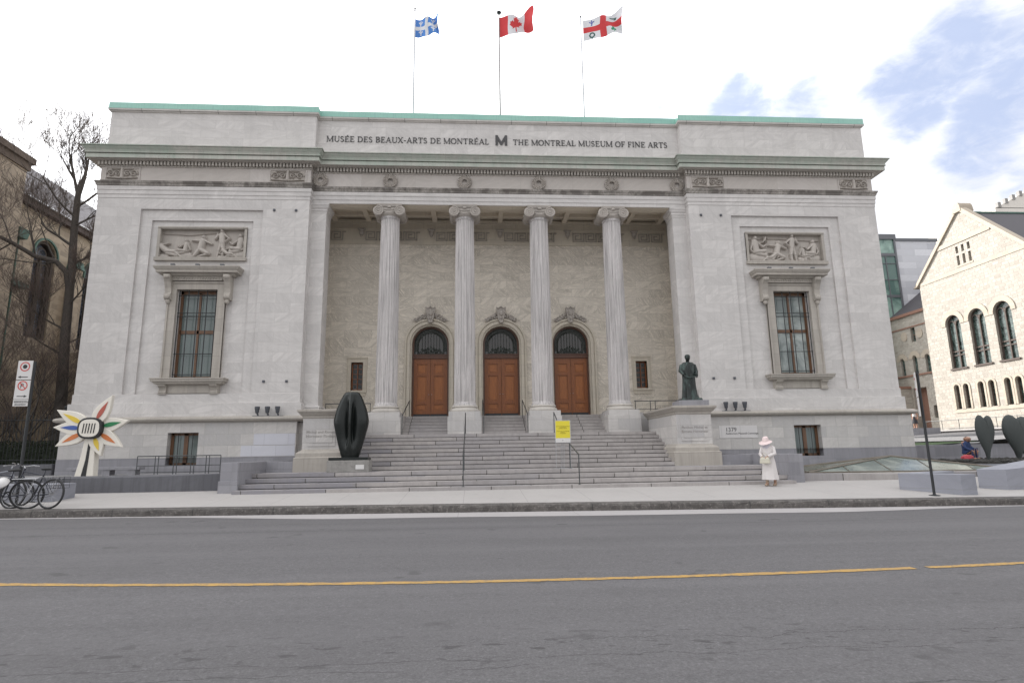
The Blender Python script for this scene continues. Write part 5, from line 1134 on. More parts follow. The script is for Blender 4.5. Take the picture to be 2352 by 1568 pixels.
# floodlights and small fittings on the facade
def flood(x, lab):
    o_ = empty('floodlight', (x, -.30, 2.87), 0, lab, 'floodlight', 'floodlights on the museum ledge')
    b_ = MB(); b_.box(-.19, .24, -.03, .14, 0, .03); b_.box(-.06, .20, .20, .28, .02, .16); b_.tube([(0, .08, .03), (.03, .0, .07), (0, -.03, .13)], .035, 8); b_.build('bracket', M_lampg, o_)
    b_ = MB(); b_.lathe([(.055, .12), (.075, .16), (.088, .28), (.10, .30), (.105, .40), (.095, .41)], 0, -.03, 14); b_.build('lamp_head', M_lampg, o_, smooth=True)
for x, l in ((-10.50, 'grey upward floodlight on left ledge, first of three'), (-10.08, 'grey upward floodlight on left ledge, middle of three'), (-9.66, 'grey upward floodlight on left ledge, nearest the stairs'), (9.78, 'grey upward floodlight on right ledge, nearest the statue'), (10.21, 'grey upward floodlight on right ledge, middle of three'), (10.64, 'grey upward floodlight on right ledge, farthest from the statue')): flood(x, l)
for sx, sn in ((-1, 'left'), (1, 'right')):
    for x, xn in ((9.45, 'inner'), (10.42, 'outer')):
        for z, zn in ((12.2, 'upper'), (4.38, 'lower')):
            b_ = MB(); b_.box(-.05, .05, -.05, 0, -.05, .05); b_.tube([(0, -.05, 0), (0, -.075, 0)], .03, 8); o_ = b_.build('wall_fixture', M_lampg, None); o_.location = (sx*x, -.002, z)
            tag(o_, f'small square grey wall fitting, {zn} {xn} one on the {sn} wing', 'fixture', 'square fittings on the wings')
for sx, sn in ((-1, 'left'), (1, 'right')):
    for x, n2 in ((12.4, 'inner'), (13.45, 'middle'), (14.5, 'outer')):
        b_ = MB(); b_.box(-.08, .08, -.06, .06, .02, .08); b_.box(-.03, .03, -.02, .02, 0, .03); o_ = b_.build('spotlight', M_lampg, None); o_.location = (sx*x, -.30, 9.45)
        tag(o_, f'small spotlight on top of the {sn} window hood, {n2} one', 'spotlight', 'spotlights on the window hoods')
# ---------------------------------------------------------------- flags
def inpoly(x, y, P):
    c = False; n_ = len(P); j = n_-1
    for i in range(n_):
        if (P[i][1] > y) != (P[j][1] > y) and x < (P[j][0]-P[i][0])*(y-P[i][1])/(P[j][1]-P[i][1])+P[i][0]: c = not c
        j = i
    return c
half = [(0, .50), (.10, .30), (.19, .34), (.15, .08), (.27, .20), (.30, .14), (.42, .16), (.38, .05), (.44, 0), (.22, -.18), (.24, -.26), (.03, -.22), (.03, -.46)]
leaf = [(x, y) for x, y in half]+[(-x, y) for x, y in half[::-1]]
flh = [(0, .5), (.10, .30), (.08, .12), (.14, .10), (.20, .24), (.34, .26), (.38, .12), (.30, .02), (.26, .12), (.22, .02), (.10, -.04), (.20, -.12), (.08, -.12), (.10, -.35), (0, -.42)]
fleur = [(x, y) for x, y in flh]+[(-x, y) for x, y in flh[::-1]]
M_fw = cloth('flag_white', (.66, .66, .68)); M_fr = cloth('flag_red', (.56, .045, .05)); M_fb = cloth('flag_blue', (.08, .22, .56)); M_fg = cloth('flag_green', (.03, .25, .14)); M_fd = cloth('flag_dark_blue', (.10, .12, .36)); M_fk = cloth('flag_dark_green', (.05, .11, .10))
def pat_q(u, v):
    if abs(u-.5) < .065 or abs(v-.5) < .10: return 0
    cx, cy = (.235 if u < .5 else .765), (.24 if v < .5 else .76)
    return 0 if inpoly((u-cx)*1.5/.36, (v-cy)/.40, fleur) else 2
def pat_c(u, v):
    if u < .25 or u > .75: return 1
    return 1 if inpoly((u-.5)*2/.92, (v-.5)/.92, leaf) else 0
def pat_m(u, v):
    if abs(u-.5) < .085 or abs(v-.5) < .13: return 1
    x, y = (u-.22 if u < .5 else u-.78)*2/.34, (v-.2 if v < .5 else v-.8)/.34
    if u < .5 and v > .5: return 4 if inpoly(x, y, fleur) else 0
    if u < .5: return 5 if .2 < sqrt(x*x+y*y) < .42 or (abs(x) < .08 and -.55 < y < -.3) else 0
    if v > .5: return 5 if abs(y+.35*x) < .09 and abs(x) < .5 or (x > .2 and abs(y+.2) < .12 and x < .55) else 0
    return 3 if any((x-a)**2+(y-b)**2 < .045 for a, b in ((0, .28), (-.24, 0), (.24, 0))) or (abs(x) < .06 and -.45 < y < .2) else 0
def flag(x0, ztop, pat, wd, ht, rise, name, lab, ph=0, dr=.25, fx=1., off_=.0, curl=0., amp=.14):
    b_ = MB(); nx, nz = 110, 60; vs = []; 
    for j in range(nz+1):
        for i in range(nx+1):
            u, v = i/nx, j/nz
            sx = wd*u*fx; w_ = sin(2*pi*(u*1.25+v*.12)+ph)*u**.6
            z = -ht*(1-v)*(1-.14*u)+rise*u**1.1+.10*w_+curl*u**3*v-dr*u*(1-u)*1.2+ .08*sin(9*u+3*v+ph)*u
            vs.append((x0+off_+sx+.04*sin(7*v+ph)*u, 1.5+amp*w_*2.6+.10*sin(13*u+4*v+ph)*u, ztop+z))
    fs = []; mi = []
    for j in range(nz):
        for i in range(nx): a = j*(nx+1)+i; fs.append((a, a+1, a+nx+2, a+nx+1)); mi.append(pat((i+.5)/nx, (j+.5)/nz))
    b_.add(vs, fs); b_.mi = mi; o_ = b_.build(name, [M_fw, M_fr, M_fb, M_fg, M_fd, M_fk], None, smooth=True); return tag(o_, lab, 'flag', 'flags on the museum roof')
def pole(x, zt, ball, lab, m):
    o_ = empty('flagpole', (x, 1.5, 17.42), 0, lab, 'flagpole', 'flagpoles on the museum roof'); h_ = zt-17.42
    b_ = MB(); b_.tube([(0, 0, 0), (0, 0, h_)], [.055, .035], 8); b_.build('pole', m, o_, smooth=True)
    b_ = MB()
    if ball == 0: b_.ball((0, 0, h_+.02), .06, 8, 6); b_.ball((0, 0, h_-.10), .05, 8, 6)
    elif ball == 1: b_.ball((0, 0, h_), (.13, .13, .10), 10, 8)
    else: b_.ball((0, 0, h_), .06, 8, 6)
    b_.build('finial', M_iron, o_, smooth=True)
M_polew = plain('pale_painted_pole', (.50, .50, .52), .5, var=.03); M_poleg = plain('grey_metal_pole', (.27, .255, .25), .5, var=.05)
pole(-4.40, 24.1, 0, 'slim pale flagpole flying the blue and white flag', M_polew); pole(0, 24.05, 1, 'grey flagpole with dark ball top, middle of the roof', M_poleg); pole(4.34, 23.95, 2, 'slim pale flagpole flying the red cross flag', M_polew)
flag(-4.36, 23.5, pat_q, 1.20, 1.08, .24, 'flag', 'blue flag with white cross and fleurs-de-lis', .6, .30, .98, curl=.35, amp=.10)
flag(.03, 23.75, pat_c, 1.75, 1.18, .36, 'flag', 'red and white flag with a red maple leaf', 2.2, -.05, 1., curl=.25, amp=.12)
flag(4.46, 23.75, pat_m, 2.15, 1.25, .50, 'flag', 'white flag with a red cross and small floral emblems', 1.1, -.02, 1., curl=.42, amp=.08)
# ---------------------------------------------------------------- bicycles
M_tyre = plain('black_tyre', (.02, .02, .021), .7); M_rim = plain('silver_rim', (.30, .30, .31), .35, .7); M_bfr = plain('dark_bicycle_paint', (.03, .032, .045), .35, .2); M_chr = plain('chrome', (.55, .55, .56), .22, .9)
def bicycle(loc, rz, lean, lab, s_=1.12, paint=M_bfr):
    o_ = empty('bicycle', loc, rz, lab, 'bicycle', 'bicycles parked at the signpost'); o_.rotation_euler = (lean, 0, rz); o_.scale = (s_, s_, s_)
    R = .34
    for wx in (-.52, .52):
        b_ = MB(); cc = (wx, 0, R)
        for k in range(24): a = 2*pi*k/24; b_.tube([(wx+.03*cos(a+.5), .03*(-1)**k, R+.03*sin(a+.5)), (wx+.31*cos(a), 0, R+.31*sin(a))], .0022, 3, cap=False)
        n_ = 40; b_.tube([(wx+.312*cos(2*pi*k/n_), 0, R+.312*sin(2*pi*k/n_)) for k in range(n_+1)], .011, 6, cap=False); b_.tube([(wx, -.05, R), (wx, .05, R)], .02, 8)
        wo_ = b_.build('wheel', M_rim, o_)
        b_ = MB(); b_.tube([(wx+.332*cos(2*pi*k/n_), 0, R+.332*sin(2*pi*k/n_)) for k in range(n_+1)], .025, 7, cap=False); b_.build('tyre', M_tyre, wo_, smooth=True)
    b_ = MB(); bb, hd, st_, rw, fwh = (-.06, 0, .30), (.40, 0, .80), (-.20, 0, .78), (-.52, 0, R), (.52, 0, R)
    b_.tube([bb, hd], .018, 8); b_.tube([st_, (.38, 0, .88)], .016, 8); b_.tube([bb, st_], .016, 8)
    for q in (-.05, .05): b_.tube([(bb[0], q*.5, bb[2]), (rw[0], q, rw[2])], .009, 6); b_.tube([(st_[0], q*.3, st_[2]-.03), (rw[0], q, rw[2])], .008, 6); b_.tube([(.42, q*.7, .72), (.50, q, R)], .010, 6)
    b_.tube([(.43, 0, .70), (.36, 0, .95)], .019, 8); b_.tube([(-.20, 0, .76), (-.225, 0, .90)], .012, 6); b_.build('frame', paint, o_, smooth=True)
    b_ = MB(); b_.tube([(.36, 0, .95), (.40, 0, 1.0)], .012, 6); b_.tube([(.28, -.29, 1.03), (.36, -.2, 1.04), (.42, -.05, 1.0), (.42, .05, 1.0), (.36, .2, 1.04), (.28, .29, 1.03)], .012, 6); b_.build('handlebar', M_chr, o_, smooth=True)
    b_ = MB(); b_.loft([(-.24, 0, .90, .12, .055), (-.24, 0, .93, .14, .075), (-.25, 0, .95, .10, .06)], 14); b_.build('saddle', M_tyre, o_, smooth=True)
    b_ = MB(); n_ = 16; b_.tube([(bb[0]+.09*cos(2*pi*k/n_), -.04, bb[2]+.09*sin(2*pi*k/n_)) for k in range(n_+1)], .007, 4, cap=False); b_.tube([(bb[0], -.05, bb[2]), (bb[0]+.10, -.07, bb[2]-.13)], .009, 5); b_.tube([(bb[0], .05, bb[2]), (bb[0]-.10, .07, bb[2]+.13)], .009, 5)
    b_.box(bb[0]+.06, bb[0]+.15, -.13, -.07, bb[2]-.15, bb[2]-.13); b_.box(bb[0]-.15, bb[0]-.06, .07, .13, bb[2]+.12, bb[2]+.14)
    b_.tube([(bb[0], -.045, bb[2]+.09), (rw[0], -.045, R+.035)], .004, 4); b_.tube([(bb[0], -.045, bb[2]-.09), (rw[0], -.045, R-.035)], .004, 4); b_.build('crank_and_chain', M_iron, o_)
    b_ = MB()
    for q in (-.06, .06): b_.tube([(-.22, q, .72), (-.72, q, .72)], .007, 5); b_.tube([(-.66, q, .72), (-.52, q, R)], .006, 5)
    for k in range(5): b_.tube([(-.30-.09*k, -.06, .72), (-.30-.09*k, .06, .72)], .005, 4)
    b_.build('luggage_rack', M_chr, o_); return o_
bicycle((-13.32, -8.78, -.075), radians(168), radians(7), 'dark bicycle with a rear rack, the one farthest right at the signpost')
bicycle((-13.95, -8.95, -.08), radians(198), radians(-8), 'dark bicycle locked at the signpost with a white helmet hanging on it')
bicycle((-14.65, -8.35, -.06), radians(20), radians(6), 'bicycle with white mudguards cut off by the left edge', paint=plain('pale_bicycle_paint', (.25, .26, .29), .3, .2))
hm = MB(); hm.loft([(0, 0, 0, .10, .13), (0, 0, .03, .135, .165), (0, 0, .08, .125, .155), (0, 0, .13, .09, .115), (0, 0, .155, .03, .04)], 20); ho = hm.build('helmet', M_signw, None, smooth=True); ho.location = (-13.80, -9.12, .56); ho.scale = (1.25, 1.25, 1.25); ho.rotation_euler = (.5, -.4, .3)
tag(ho, 'white cycling helmet hanging on the middle bicycle', 'helmet')
bk = MB()
for k in range(8):
    x = k/7*.42; bk.tube([(x, 0, 0), (x+.01, 0, .30)], .004, 4)
for z in (0, .07, .15, .23, .30): bk.tube([(0, 0, z), (.43, 0, z)], .004, 4); bk.tube([(0, .25, z), (.43, .25, z)], .004, 4)
for x in (0, .14, .28, .43):
    bk.tube([(x, .0, 0), (x, .25, 0)], .004, 4); bk.tube([(x, .25, 0), (x, .25, .3)], .004, 4)
bo_ = bk.build('wire_basket', M_iron, None); bo_.location = (-12.98, -8.7, .44); tag(bo_, 'black wire basket fixed behind the right-hand bicycle', 'basket')
# ---------------------------------------------------------------- church on the right
M_ch = stone('sunlit_cream_rubble_stone', (.42, .385, .33), (.22, .185, .15), (.37, .33, .285), bw=.62, bh=.30, mort=.022, vein=.3, grime=.1, joint=.6, bump=1., squash=.7, bdist=.05, rsc=.8)
M_chy = stone('smooth_sandstone_dressing', (.42, .36, .285), (.35, .295, .235), (.27, .225, .18), bw=.55, bh=.28, mort=.01, vein=.05, grime=.08)
M_chb = plain('brown_sandstone', (.22, .12, .085), .85, var=.2)
M_chf = plain('dark_brown_window_frame', (.075, .055, .045), .8)
M_slate = plain('dark_slate_roof', (.065, .06, .066), .7, var=.12, sc=20)
ch = empty('church', (44.45, 30, 0), -pi/2, 'sunlit cream stone church with a steep gable and tall round-arched windows', 'church')
# local frame: x = u along the front (towards the camera), y = into the building (-> +X world), z up
def carch(mb, x0, x1, z0, z1, y, wins, ztops=None):
    hs = [(c-r, c+r, zb, zt_, 'arch') for c, r, zb, zs, zt_ in wins]; mb.wall(x0, x1, z0, z1, y, hs, .45)
    for c, r, zb, zs, zt_ in wins: mb.archfill(c, r, zs, zt_, y, .45)
big = [(c, .86, 8.45, 12.68, 13.7) for c in (3.42, 6.12, 8.80)]
low = [(c, .31, 4.62, 6.62, 7.0) for c in (2.74, 3.80, 5.45, 6.56, 8.18, 9.24, 10.9, 11.9)]
b_ = MB(); carch(b_, 0, 14, .5, 7.6, 0, low); carch(b_, 0, 14, 7.6, 14.5, 0, big)
b_.wall(0, 12.2, 14.5, 17.45, 0, [], .3)
six = [(c-.15, c+.15, zb, zt_) for c, dz in ((5.18, 0), (5.85, 0), (6.52, 0)) for zb, zt_ in ((17.98, 18.92), (19.15, 19.82))]
# gable: stacked trapezoids round the six little windows
def edge(z, l): t_ = (z-17.45)/(23.0-17.45); return (-.15+(5.75+.15)*t_) if l else (12.1-(12.1-6.35)*t_)
zs_ = [17.45, 17.98, 18.92, 19.15, 19.82, 20.6, 21.8, 23.0]
for i in range(len(zs_)-1):
    za, zb = zs_[i], zs_[i+1]
    cuts = [s6 for s6 in six if s6[2] <= za+1e-6 and s6[3] >= zb-1e-6]
    xs_ = [None]
    if not cuts: b_.quad((edge(za, 1), 0, za), (edge(za, 0), 0, za), (edge(zb, 0), 0, zb), (edge(zb, 1), 0, zb))
    else:
        cuts.sort(); b_.quad((edge(za, 1), 0, za), (cuts[0][0], 0, za), (cuts[0][0], 0, zb), (edge(zb, 1), 0, zb))
        for j in range(len(cuts)-1): b_.quad((cuts[j][1], 0, za), (cuts[j+1][0], 0, za), (cuts[j+1][0], 0, zb), (cuts[j][1], 0, zb))
        b_.quad((cuts[-1][1], 0, za), (edge(za, 0), 0, za), (edge(zb, 0), 0, zb), (cuts[-1][1], 0, zb))
for a, b, c, d in six:
    b_.quad((a, 0, c), (a, 0, d), (a, .4, d), (a, .4, c)); b_.quad((b, 0, c), (b, .4, c), (b, .4, d), (b, 0, d)); b_.quad((a, 0, d), (b, 0, d), (b, .4, d), (a, .4, d))
b_.quad((0, 0, .5), (0, 0, 17.45), (0, 26, 17.45), (0, 26, .5)); b_.quad((14, 0, .5), (14, 26, .5), (14, 26, 14.5), (14, 0, 14.5)); b_.quad((12.1, 0, 14.5), (12.1, 26, 14.5), (12.1, 26, 17.45), (12.1, 0, 17.45))
b_.build('gable_wall', M_ch, ch)
for a, b, c, d in six:
    b_ = MB(); b_.quad((a, .35, c), (b, .35, c), (b, .35, d), (a, .35, d)); b_.build('slit_pane', M_glassd, ch)
for bx4 in ((2.95, 9.0, -.08, 20.1, 20.5), (.2, 12.0, -.05, 17.30, 17.62), (2.2, 12.4, -.06, 4.28, 4.55), (4.9, 6.8, -.04, 17.8, 17.96)):
    b_ = MB(); b_.box(bx4[0], bx4[1], bx4[2], .05, bx4[3], bx4[4]); b_.build('string_course', M_chy, ch)
for c, r, zb, zs, zt_ in big: b_ = MB(); b_.ring(c, zs, r+.01, r+.47, zs-.1, -.06, .1, 16); b_.build('window_arch', M_chy, ch)
for c, r, zb, zs, zt_ in low: b_ = MB(); b_.ring(c, zs, r+.01, r+.20, zb, -.05, .1, 10); b_.build('window_arch', M_chy, ch)
for c, r, zb, zs, zt_ in big+low:
    f = MB(); f.ring(c, zs, r-.07 if r > .5 else r-.04, r, zb, .20, .45, 16)
    if r > .5:
        f.box(c-.06, c+.06, .22, .34, zb, zs+.3); f.box(c-r, c+r, .24, .32, 10.0, 10.12); f.box(c-r, c+r, .24, .32, zb+1.2, zb+1.3); f.box(c-r-.1, c+r+.15, -.12, .3, zb-.16, zb)
        for q in (-1, 1): f.ring(c+q*r*.48, zs, r*.36, r*.44, zs-.05, .22, .3, 10)
    wf = f.build('window_frame', M_chf, ch); f = MB(); f.archdisc(c, zs, r, zb, .36); f.build('leaded_pane', M_glassl, wf)
b_ = MB()
for l in (1, 0):
    xa, xb = edge(17.3, l), edge(23.05, l); q = -1 if l else 1
    b_.prism([(xa+q*.35, 17.25), (xa-q*.1, 17.3), (xb-q*.1, 23.0), (xb+q*.05, 23.35)], -.18, .45)
b_.prism([(5.55, 22.9), (6.55, 22.9), (6.45, 23.5), (6.3, 23.75), (5.8, 23.75), (5.65, 23.5)], -.22, 1.1); b_.build('gable_coping', M_chy, ch)
b_ = MB(); zr = 22.85
b_.quad((-.45, .3, 17.15), (6.05, .3, zr), (6.05, 26, zr), (-.45, 26, 17.15)); b_.quad((6.05, .3, zr), (14.6, .3, 14.9), (14.6, 26, 14.9), (6.05, 26, zr)); b_.quad((-.45, 26, 17.15), (6.05, 26, zr), (14.6, 26, 14.9)); b_.build('slate_roof', M_slate, ch)
b_ = MB(); b_.tube([(6.05, 1., zr+.05), (6.05, 26, zr+.05)], .12, 6); b_.build('ridge_cap', M_verd, ch)
# lower wing
al = [(-4.18, .30, 8.66, 10.2, 10.7), (-2.36, .31, 8.66, 10.25, 10.7), (-.62, .32, 8.66, 10.15, 10.7)]
b_ = MB(); hs = [(-2.42-.02, -1.8, 12.0, 13.5)]; b_.wall(-9, 0, 11.3, 15.0, .25, hs, .35); carch(b_, -9, 0, 7.4, 11.3, .25, al); b_.wall(-9, 0, .5, 7.4, .25, [(-.76, -.06, 4.0, 5.26), (-3.2, -1.35, 2.6, 7.2)], .9); b_.build('wing_wall', M_ch, ch)
for q in ((-9, -.02, .18, .3, 13.55, 13.68), (-9, 0, .0, .35, 14.85, 15.15), (-9, 0, .12, .3, 8.45, 8.62)): b_ = MB(); b_.box(*q); b_.build('wing_string_course', M_chb, ch)
for c, r, zb, zs, zt_ in al: b_ = MB(); b_.ring(c, zs, r+.01, r+.5, zs, .19, .3, 10); b_.build('window_arch', M_chy, ch)
for c in (-3.4, -1.2): b_ = MB(); b_.prism([(c+.42*cos(2*pi*i/20), 12.75+.5*sin(2*pi*i/20)) for i in range(20)], .18, .27); b_.build('round_medallion', M_chy, ch)
for c, r, zb, zs, zt_ in al: f = MB(); f.archdisc(c, zs, r, zb, .5); f.build('leaded_pane', M_glassl, ch)
for a, b, c, d in ((-2.44, -1.8, 12.0, 13.5), (-.76, -.06, 4.0, 5.26)): f = MB(); f.quad((a, .55, c), (b, .55, c), (b, .55, d), (a, .55, d)); f.build('small_pane', M_glassl, ch); f = MB(); f.box((a+b)/2-.03, (a+b)/2+.03, .5, .54, c, d); f.box(a, b, .5, .54, (c+d)/2-.03, (c+d)/2+.03); f.build('small_window_bars', M_chb, ch)
b_ = MB(); b_.quad((-9, .1, 15.1), (0, .1, 15.1), (0, 5.5, 19.2), (-9, 5.5, 19.2)); b_.quad((-9, 5.5, 19.2), (0, 5.5, 19.2), (0, 12, 15), (-9, 12, 15)); b_.build('wing_roof', M_slate, ch)
b_ = MB(); b_.box(-5.4, -3.5, -1.9, .3, 1.5, 7.2); b_.build('porch_wall', M_ch, ch); b_ = MB(); b_.box(-5.5, -3.4, -2.0, .3, 7.2, 7.45); b_.prism([(-5.1, 7.45), (-3.9, 7.45), (-4.0, 8.1), (-5.0, 8.1)], -1.8, -.9); b_.build('porch_cap', M_chb, ch)
b_ = MB()
for k in range(14): b_.box(-5.5+k*.15, -5.43+k*.15, -2.05, -1.9, 7.05, 7.2)
b_.build('porch_dentils', M_chb, ch)
b_ = MB(); b_.quad((-3.2, 1.1, 2.6), (-1.35, 1.1, 2.6), (-1.35, 1.1, 7.2), (-3.2, 1.1, 7.2)); b_.build('porch_recess', M_chb, ch)
cf = empty('iron_fence', (43.3, 30.3, 2.66), -pi/2, 'thin iron railing on the bright pavement along the church', 'fence'); b_ = MB(); b_.tube([(0, 0, .95), (14, 0, .95)], .025, 5); b_.tube([(0, 0, .2), (14, 0, .2)], .02, 5)
for k in range(8): b_.tube([(k*2, 0, 0), (k*2, 0, .98)], .025, 5)
b_.build('rails', M_rail, cf)
# pedestrian beside the church
pd_ = empty('person', (35.9, 22.2, HZ(35.9)+.55), radians(-60), 'distant pedestrian in white top and dark skirt walking at the museum corner', 'person')
human(M_skin, pd_, 1.62, sub=0)
c_ = MB(); c_.loft([(0, 0, .95, .17, .13), (0, 0, 1.15, .16, .12), (0, 0, 1.32, .19, .12), (0, 0, 1.37, .08, .07)], 14); c_.build('white_top', M_signw, pd_, smooth=True)
c_ = MB(); c_.loft([(0, 0, .40, .22, .18), (0, 0, .7, .19, .15), (0, 0, .98, .16, .13)], 14); c_.build('dark_skirt', cloth('dark_cloth', (.03, .03, .035)), pd_, smooth=True)
b_ = MB(); b_.box(35.0, 37.4, 21.4, 23.4, HZ(35.), HZ(35.9)+.545); strct('traffic_island', b_, M_bluegr)
# seated person between the hearts and the wall
se = empty('person', (20.75, -.25, .62), radians(15), 'person in dark blue clothes crouching beside a heart sculpture and red bag', 'person')
bdy = human(M_skin, se, 1.5, arms={-1: ((-.22, -.12, 1.12), (-.18, -.38, 1.0)), 1: ((.22, -.12, 1.12), (.16, -.38, 1.0))}, legs={-1: ((-.12, -.42, 1.02), (-.12, -.38, .62), (-.12, -.52, .58)), 1: ((.12, -.42, 1.02), (.12, -.38, .62), (.12, -.52, .58))}, head=(0, -.12, -.04), sub=0); bdy.location = (0, 0, -.50)
c_ = MB(); M_navy = cloth('navy_blue_cloth', (.025, .045, .12)); c_.loft([(0, 0, .24, .20, .17), (0, -.02, .42, .19, .15), (0, -.02, .64, .22, .15), (0, -.04, .74, .17, .13), (0, -.06, .80, .08, .08)], 16); 
for s2 in (-1, 1): c_.tube([(s2*.14, -.02, .70), (s2*.195, -.10, .49), (s2*.155, -.33, .39)], [.07, .065, .05], 10)
c_.build('jacket', M_navy, se, smooth=True)
c_ = MB()
for s2 in (-1, 1): c_.tube([(s2*.09, 0, .28), (s2*.11, -.37, .42), (s2*.11, -.34, .06)], [.10, .085, .055], 10)
c_.build('trousers', M_navy, se, smooth=True)
c_ = MB(); c_.ball((0, -.09, .90), (.095, .11, .10), 12, 8); c_.build('hair', cloth('dark_hair', (.02, .016, .014)), se, smooth=True)
c_ = MB(); c_.loft([(0, 0, 0, .26, .14), (0, 0, .05, .29, .17), (0, 0, .16, .25, .14), (0, 0, .22, .12, .07)], 16, lambda a, i: 1+.08*sin(3*a+i)); o_ = c_.build('bag', plain('red_and_white_bag', (.40, .035, .05), .6, var=.5, sc=9), None, smooth=True); o_.location = (20.15, -.95, .60); tag(o_, 'red bag lying on the stone bed beside the crouching person', 'bag')
# modern building behind
mb2 = empty('modern_building', (44.3, 35.2, 0), 0, 'modern grey stone-clad building with a tall glass corner', 'building')
M_clad = stone('grey_marble_cladding', (.76, .76, .79), (.45, .455, .49), (.2, .2, .2), bw=3.2, bh=.75, vein=.14, grime=.1, rsc=1.3)
b_ = MB(); b_.box(2.15, 7.2, 0, 12, 1, 24.2); b_.box(-6, -0.2, .3, 12, 1, 24.2) if 0 else None; b_.build('clad_wall', M_clad, mb2)
b_ = MB(); b_.box(2.0, 7.3, -.1, 12, 24.2, 24.55); b_.box(-4, 2.3, -.15, 12, 24.4, 25.0); b_.box(-4, 2.2, -.1, .2, 22.4, 22.75); b_.box(2.0, 2.2, -.12, .3, 1, 24.4); b_.box(-4, 2.0, -.06, .1, 17.6, 17.9)
for x in (-2.6, -1.2, .8): b_.box(x, x+.09, -.08, .05, 1, 22.4)
for z in (13.4, 15.2, 19.6, 21.5): b_.box(-4, 2.0, -.07, .05, z, z+.08)
b_.build('steel_frame', plain('grey_steel_frame', (.14, .145, .155), .5, .3), mb2)
b_ = MB(); b_.box(-4, 2.0, 0, 12, 1, 24.4); b_.build('glass_corner', M_glassb, mb2)
# tall pale hotel in the far distance
ht = empty('hotel_tower', (84, 60, 0), 0, 'far pale tower with a stepped rooftop parapet, at the right edge', 'building')
M_hot = plain('bleached_concrete', (.62, .58, .53), .8, var=.05); b_ = MB(); b_.box(0, 30, 0, 20, 0, 39.5); b_.box(5, 30, 0, 20, 39.5, 42.5) if 0 else None
vs_ = [(0, 0, 39.3), (12, 0, 46.0), (12, 20, 46.0), (0, 20, 39.3), (0, 0, 39.5), (12, 0, 39.5)]; b_.quad((0, 0, 39.4), (12, 0, 39.4), (12, 0, 45.4)); b_.quad((0, 0, 39.4), (12, 0, 45.4), (12, 20, 45.4), (0, 20, 39.4)); b_.build('tower_wall', M_hot, ht)
M_prp = plain('grey_parapet', (.25, .24, .23), .8)
for k in range(9): x = .5+k*1.35; z = 39.4+x*.5; b_ = MB(); b_.box(x, x+.55, -.15, .4, z-.1, z+.75); b_.build('parapet_block', M_prp, ht)
# ---------------------------------------------------------------- church on the left
lc = empty('church', (-26, 5.2, 0), pi/2, 'shaded brown stone Gothic church with green copper trim at far left', 'church')
# local: x = along the wall (world +Y), y = into the building (world -X)
M_lst = stone('brown_beige_rubble_stone', (.46, .375, .28), (.24, .195, .15), (.36, .30, .23), bw=.7, bh=.3, mort=.02, vein=.15, grime=.3, joint=.6, bump=.8, bdist=.03, squash=.7)
b_ = MB(); wn = [(3.05, .85, 7.9, 12.75, 13.75), (7.4, .85, 7.9, 12.75, 13.75), (11.6, .85, 7.9, 12.75, 13.75)]; b_.wall(0, 34, 0, 7.9, 0, [], .3); carch(b_, 0, 34, 7.9, 15.25, 0, wn); b_.build('nave_wall', M_lst, lc)
for c, r, zb, zs, zt_ in wn:
    f = MB(); f.ring(c, zs, r-.16, r, zb, .1, .5, 12); f.box(c-.07, c+.07, .2, .35, zb, zs); f.ring(c-.38, zs-.7, .24, .31, zb, .22, .32, 8); f.ring(c+.38, zs-.7, .24, .31, zb, .22, .32, 8)
    n_ = 16; 
    for i in range(n_): a, a2 = 2*pi*i/n_, 2*pi*(i+1)/n_; f.quad((c+.3*cos(a), .2, zs+.1+.3*sin(a)), (c+.3*cos(a2), .2, zs+.1+.3*sin(a2)), (c+.38*cos(a2), .2, zs+.1+.38*sin(a2)), (c+.38*cos(a), .2, zs+.1+.38*sin(a)))
    wf = f.build('window_tracery', plain('dark_brown_tracery', (.07, .055, .045), .8), lc); f = MB(); f.archdisc(c, zs, r, zb, .42); f.build('leaded_pane', glassmat('dull_leaded_glass', (.05, .06, .075), .2, 5., (.20, .22, .28)), wf)
    f = MB(); f.ring(c, zs, r+.06, r+.16, zs-.3, -.10, .1, 12); f.build('copper_hood_mould', M_verd, lc)
b_ = MB()
b_.box(0, 34, -.35, .1, 15.0, 15.35); b_.build('eaves_board', plain('dark_brown_eaves', (.055, .035, .03), .7), lc)
M_tile = stone('purple_slate_tiles', (.13, .115, .12), (.20, .185, .19), (.07, .06, .065), bw=.45, bh=.28, mort=.03, vein=.05, grime=.2, joint=.7)
b_ = MB(); b_.quad((0, -.4, 15.35), (34, -.4, 15.35), (34, 7.2, 21.9), (0, 7.2, 21.9)); b_.quad((0, 7.2, 21.9), (34, 7.2, 21.9), (34, 14, 15.3), (0, 14, 15.3)); b_.quad((0, -.4, 15.35), (0, 7.2, 21.9), (0, 14, 15.3)); b_.quad((34, -.4, 15.35), (34, 7.2, 21.9), (34, 14, 15.3)); b_.build('slate_roof', M_tile, lc)
b_ = MB(); b_.tube([(0, -.42, 15.38), (34, -.42, 15.38)], .06, 5); b_.build('snow_guard', M_alu, lc)
b_ = MB(); b_.box(-9, .2, -.5, 14, 0, 17.0); b_.build('transept', M_lst, lc); b_ = MB(); b_.box(-9, .45, -.75, 14, 17.0, 17.35); b_.box(-9, .33, -.6, 14, 16.6, 17.0); b_.build('transept_coping', plain('brown_coping', (.13, .10, .08), .9, var=.3), lc)
for x in (4.95, 9.3): b_ = MB(); b_.box(x, x+.55, -.55, 0, 0, 12.6); b_.build('buttress', M_lst, lc)
for x in (4.95, 9.3): b_ = MB(); b_.bxf(x-.1, x+.65, -.65, .05, 12.6, 13.1, .1); b_.build('buttress_cap', M_verd, lc)
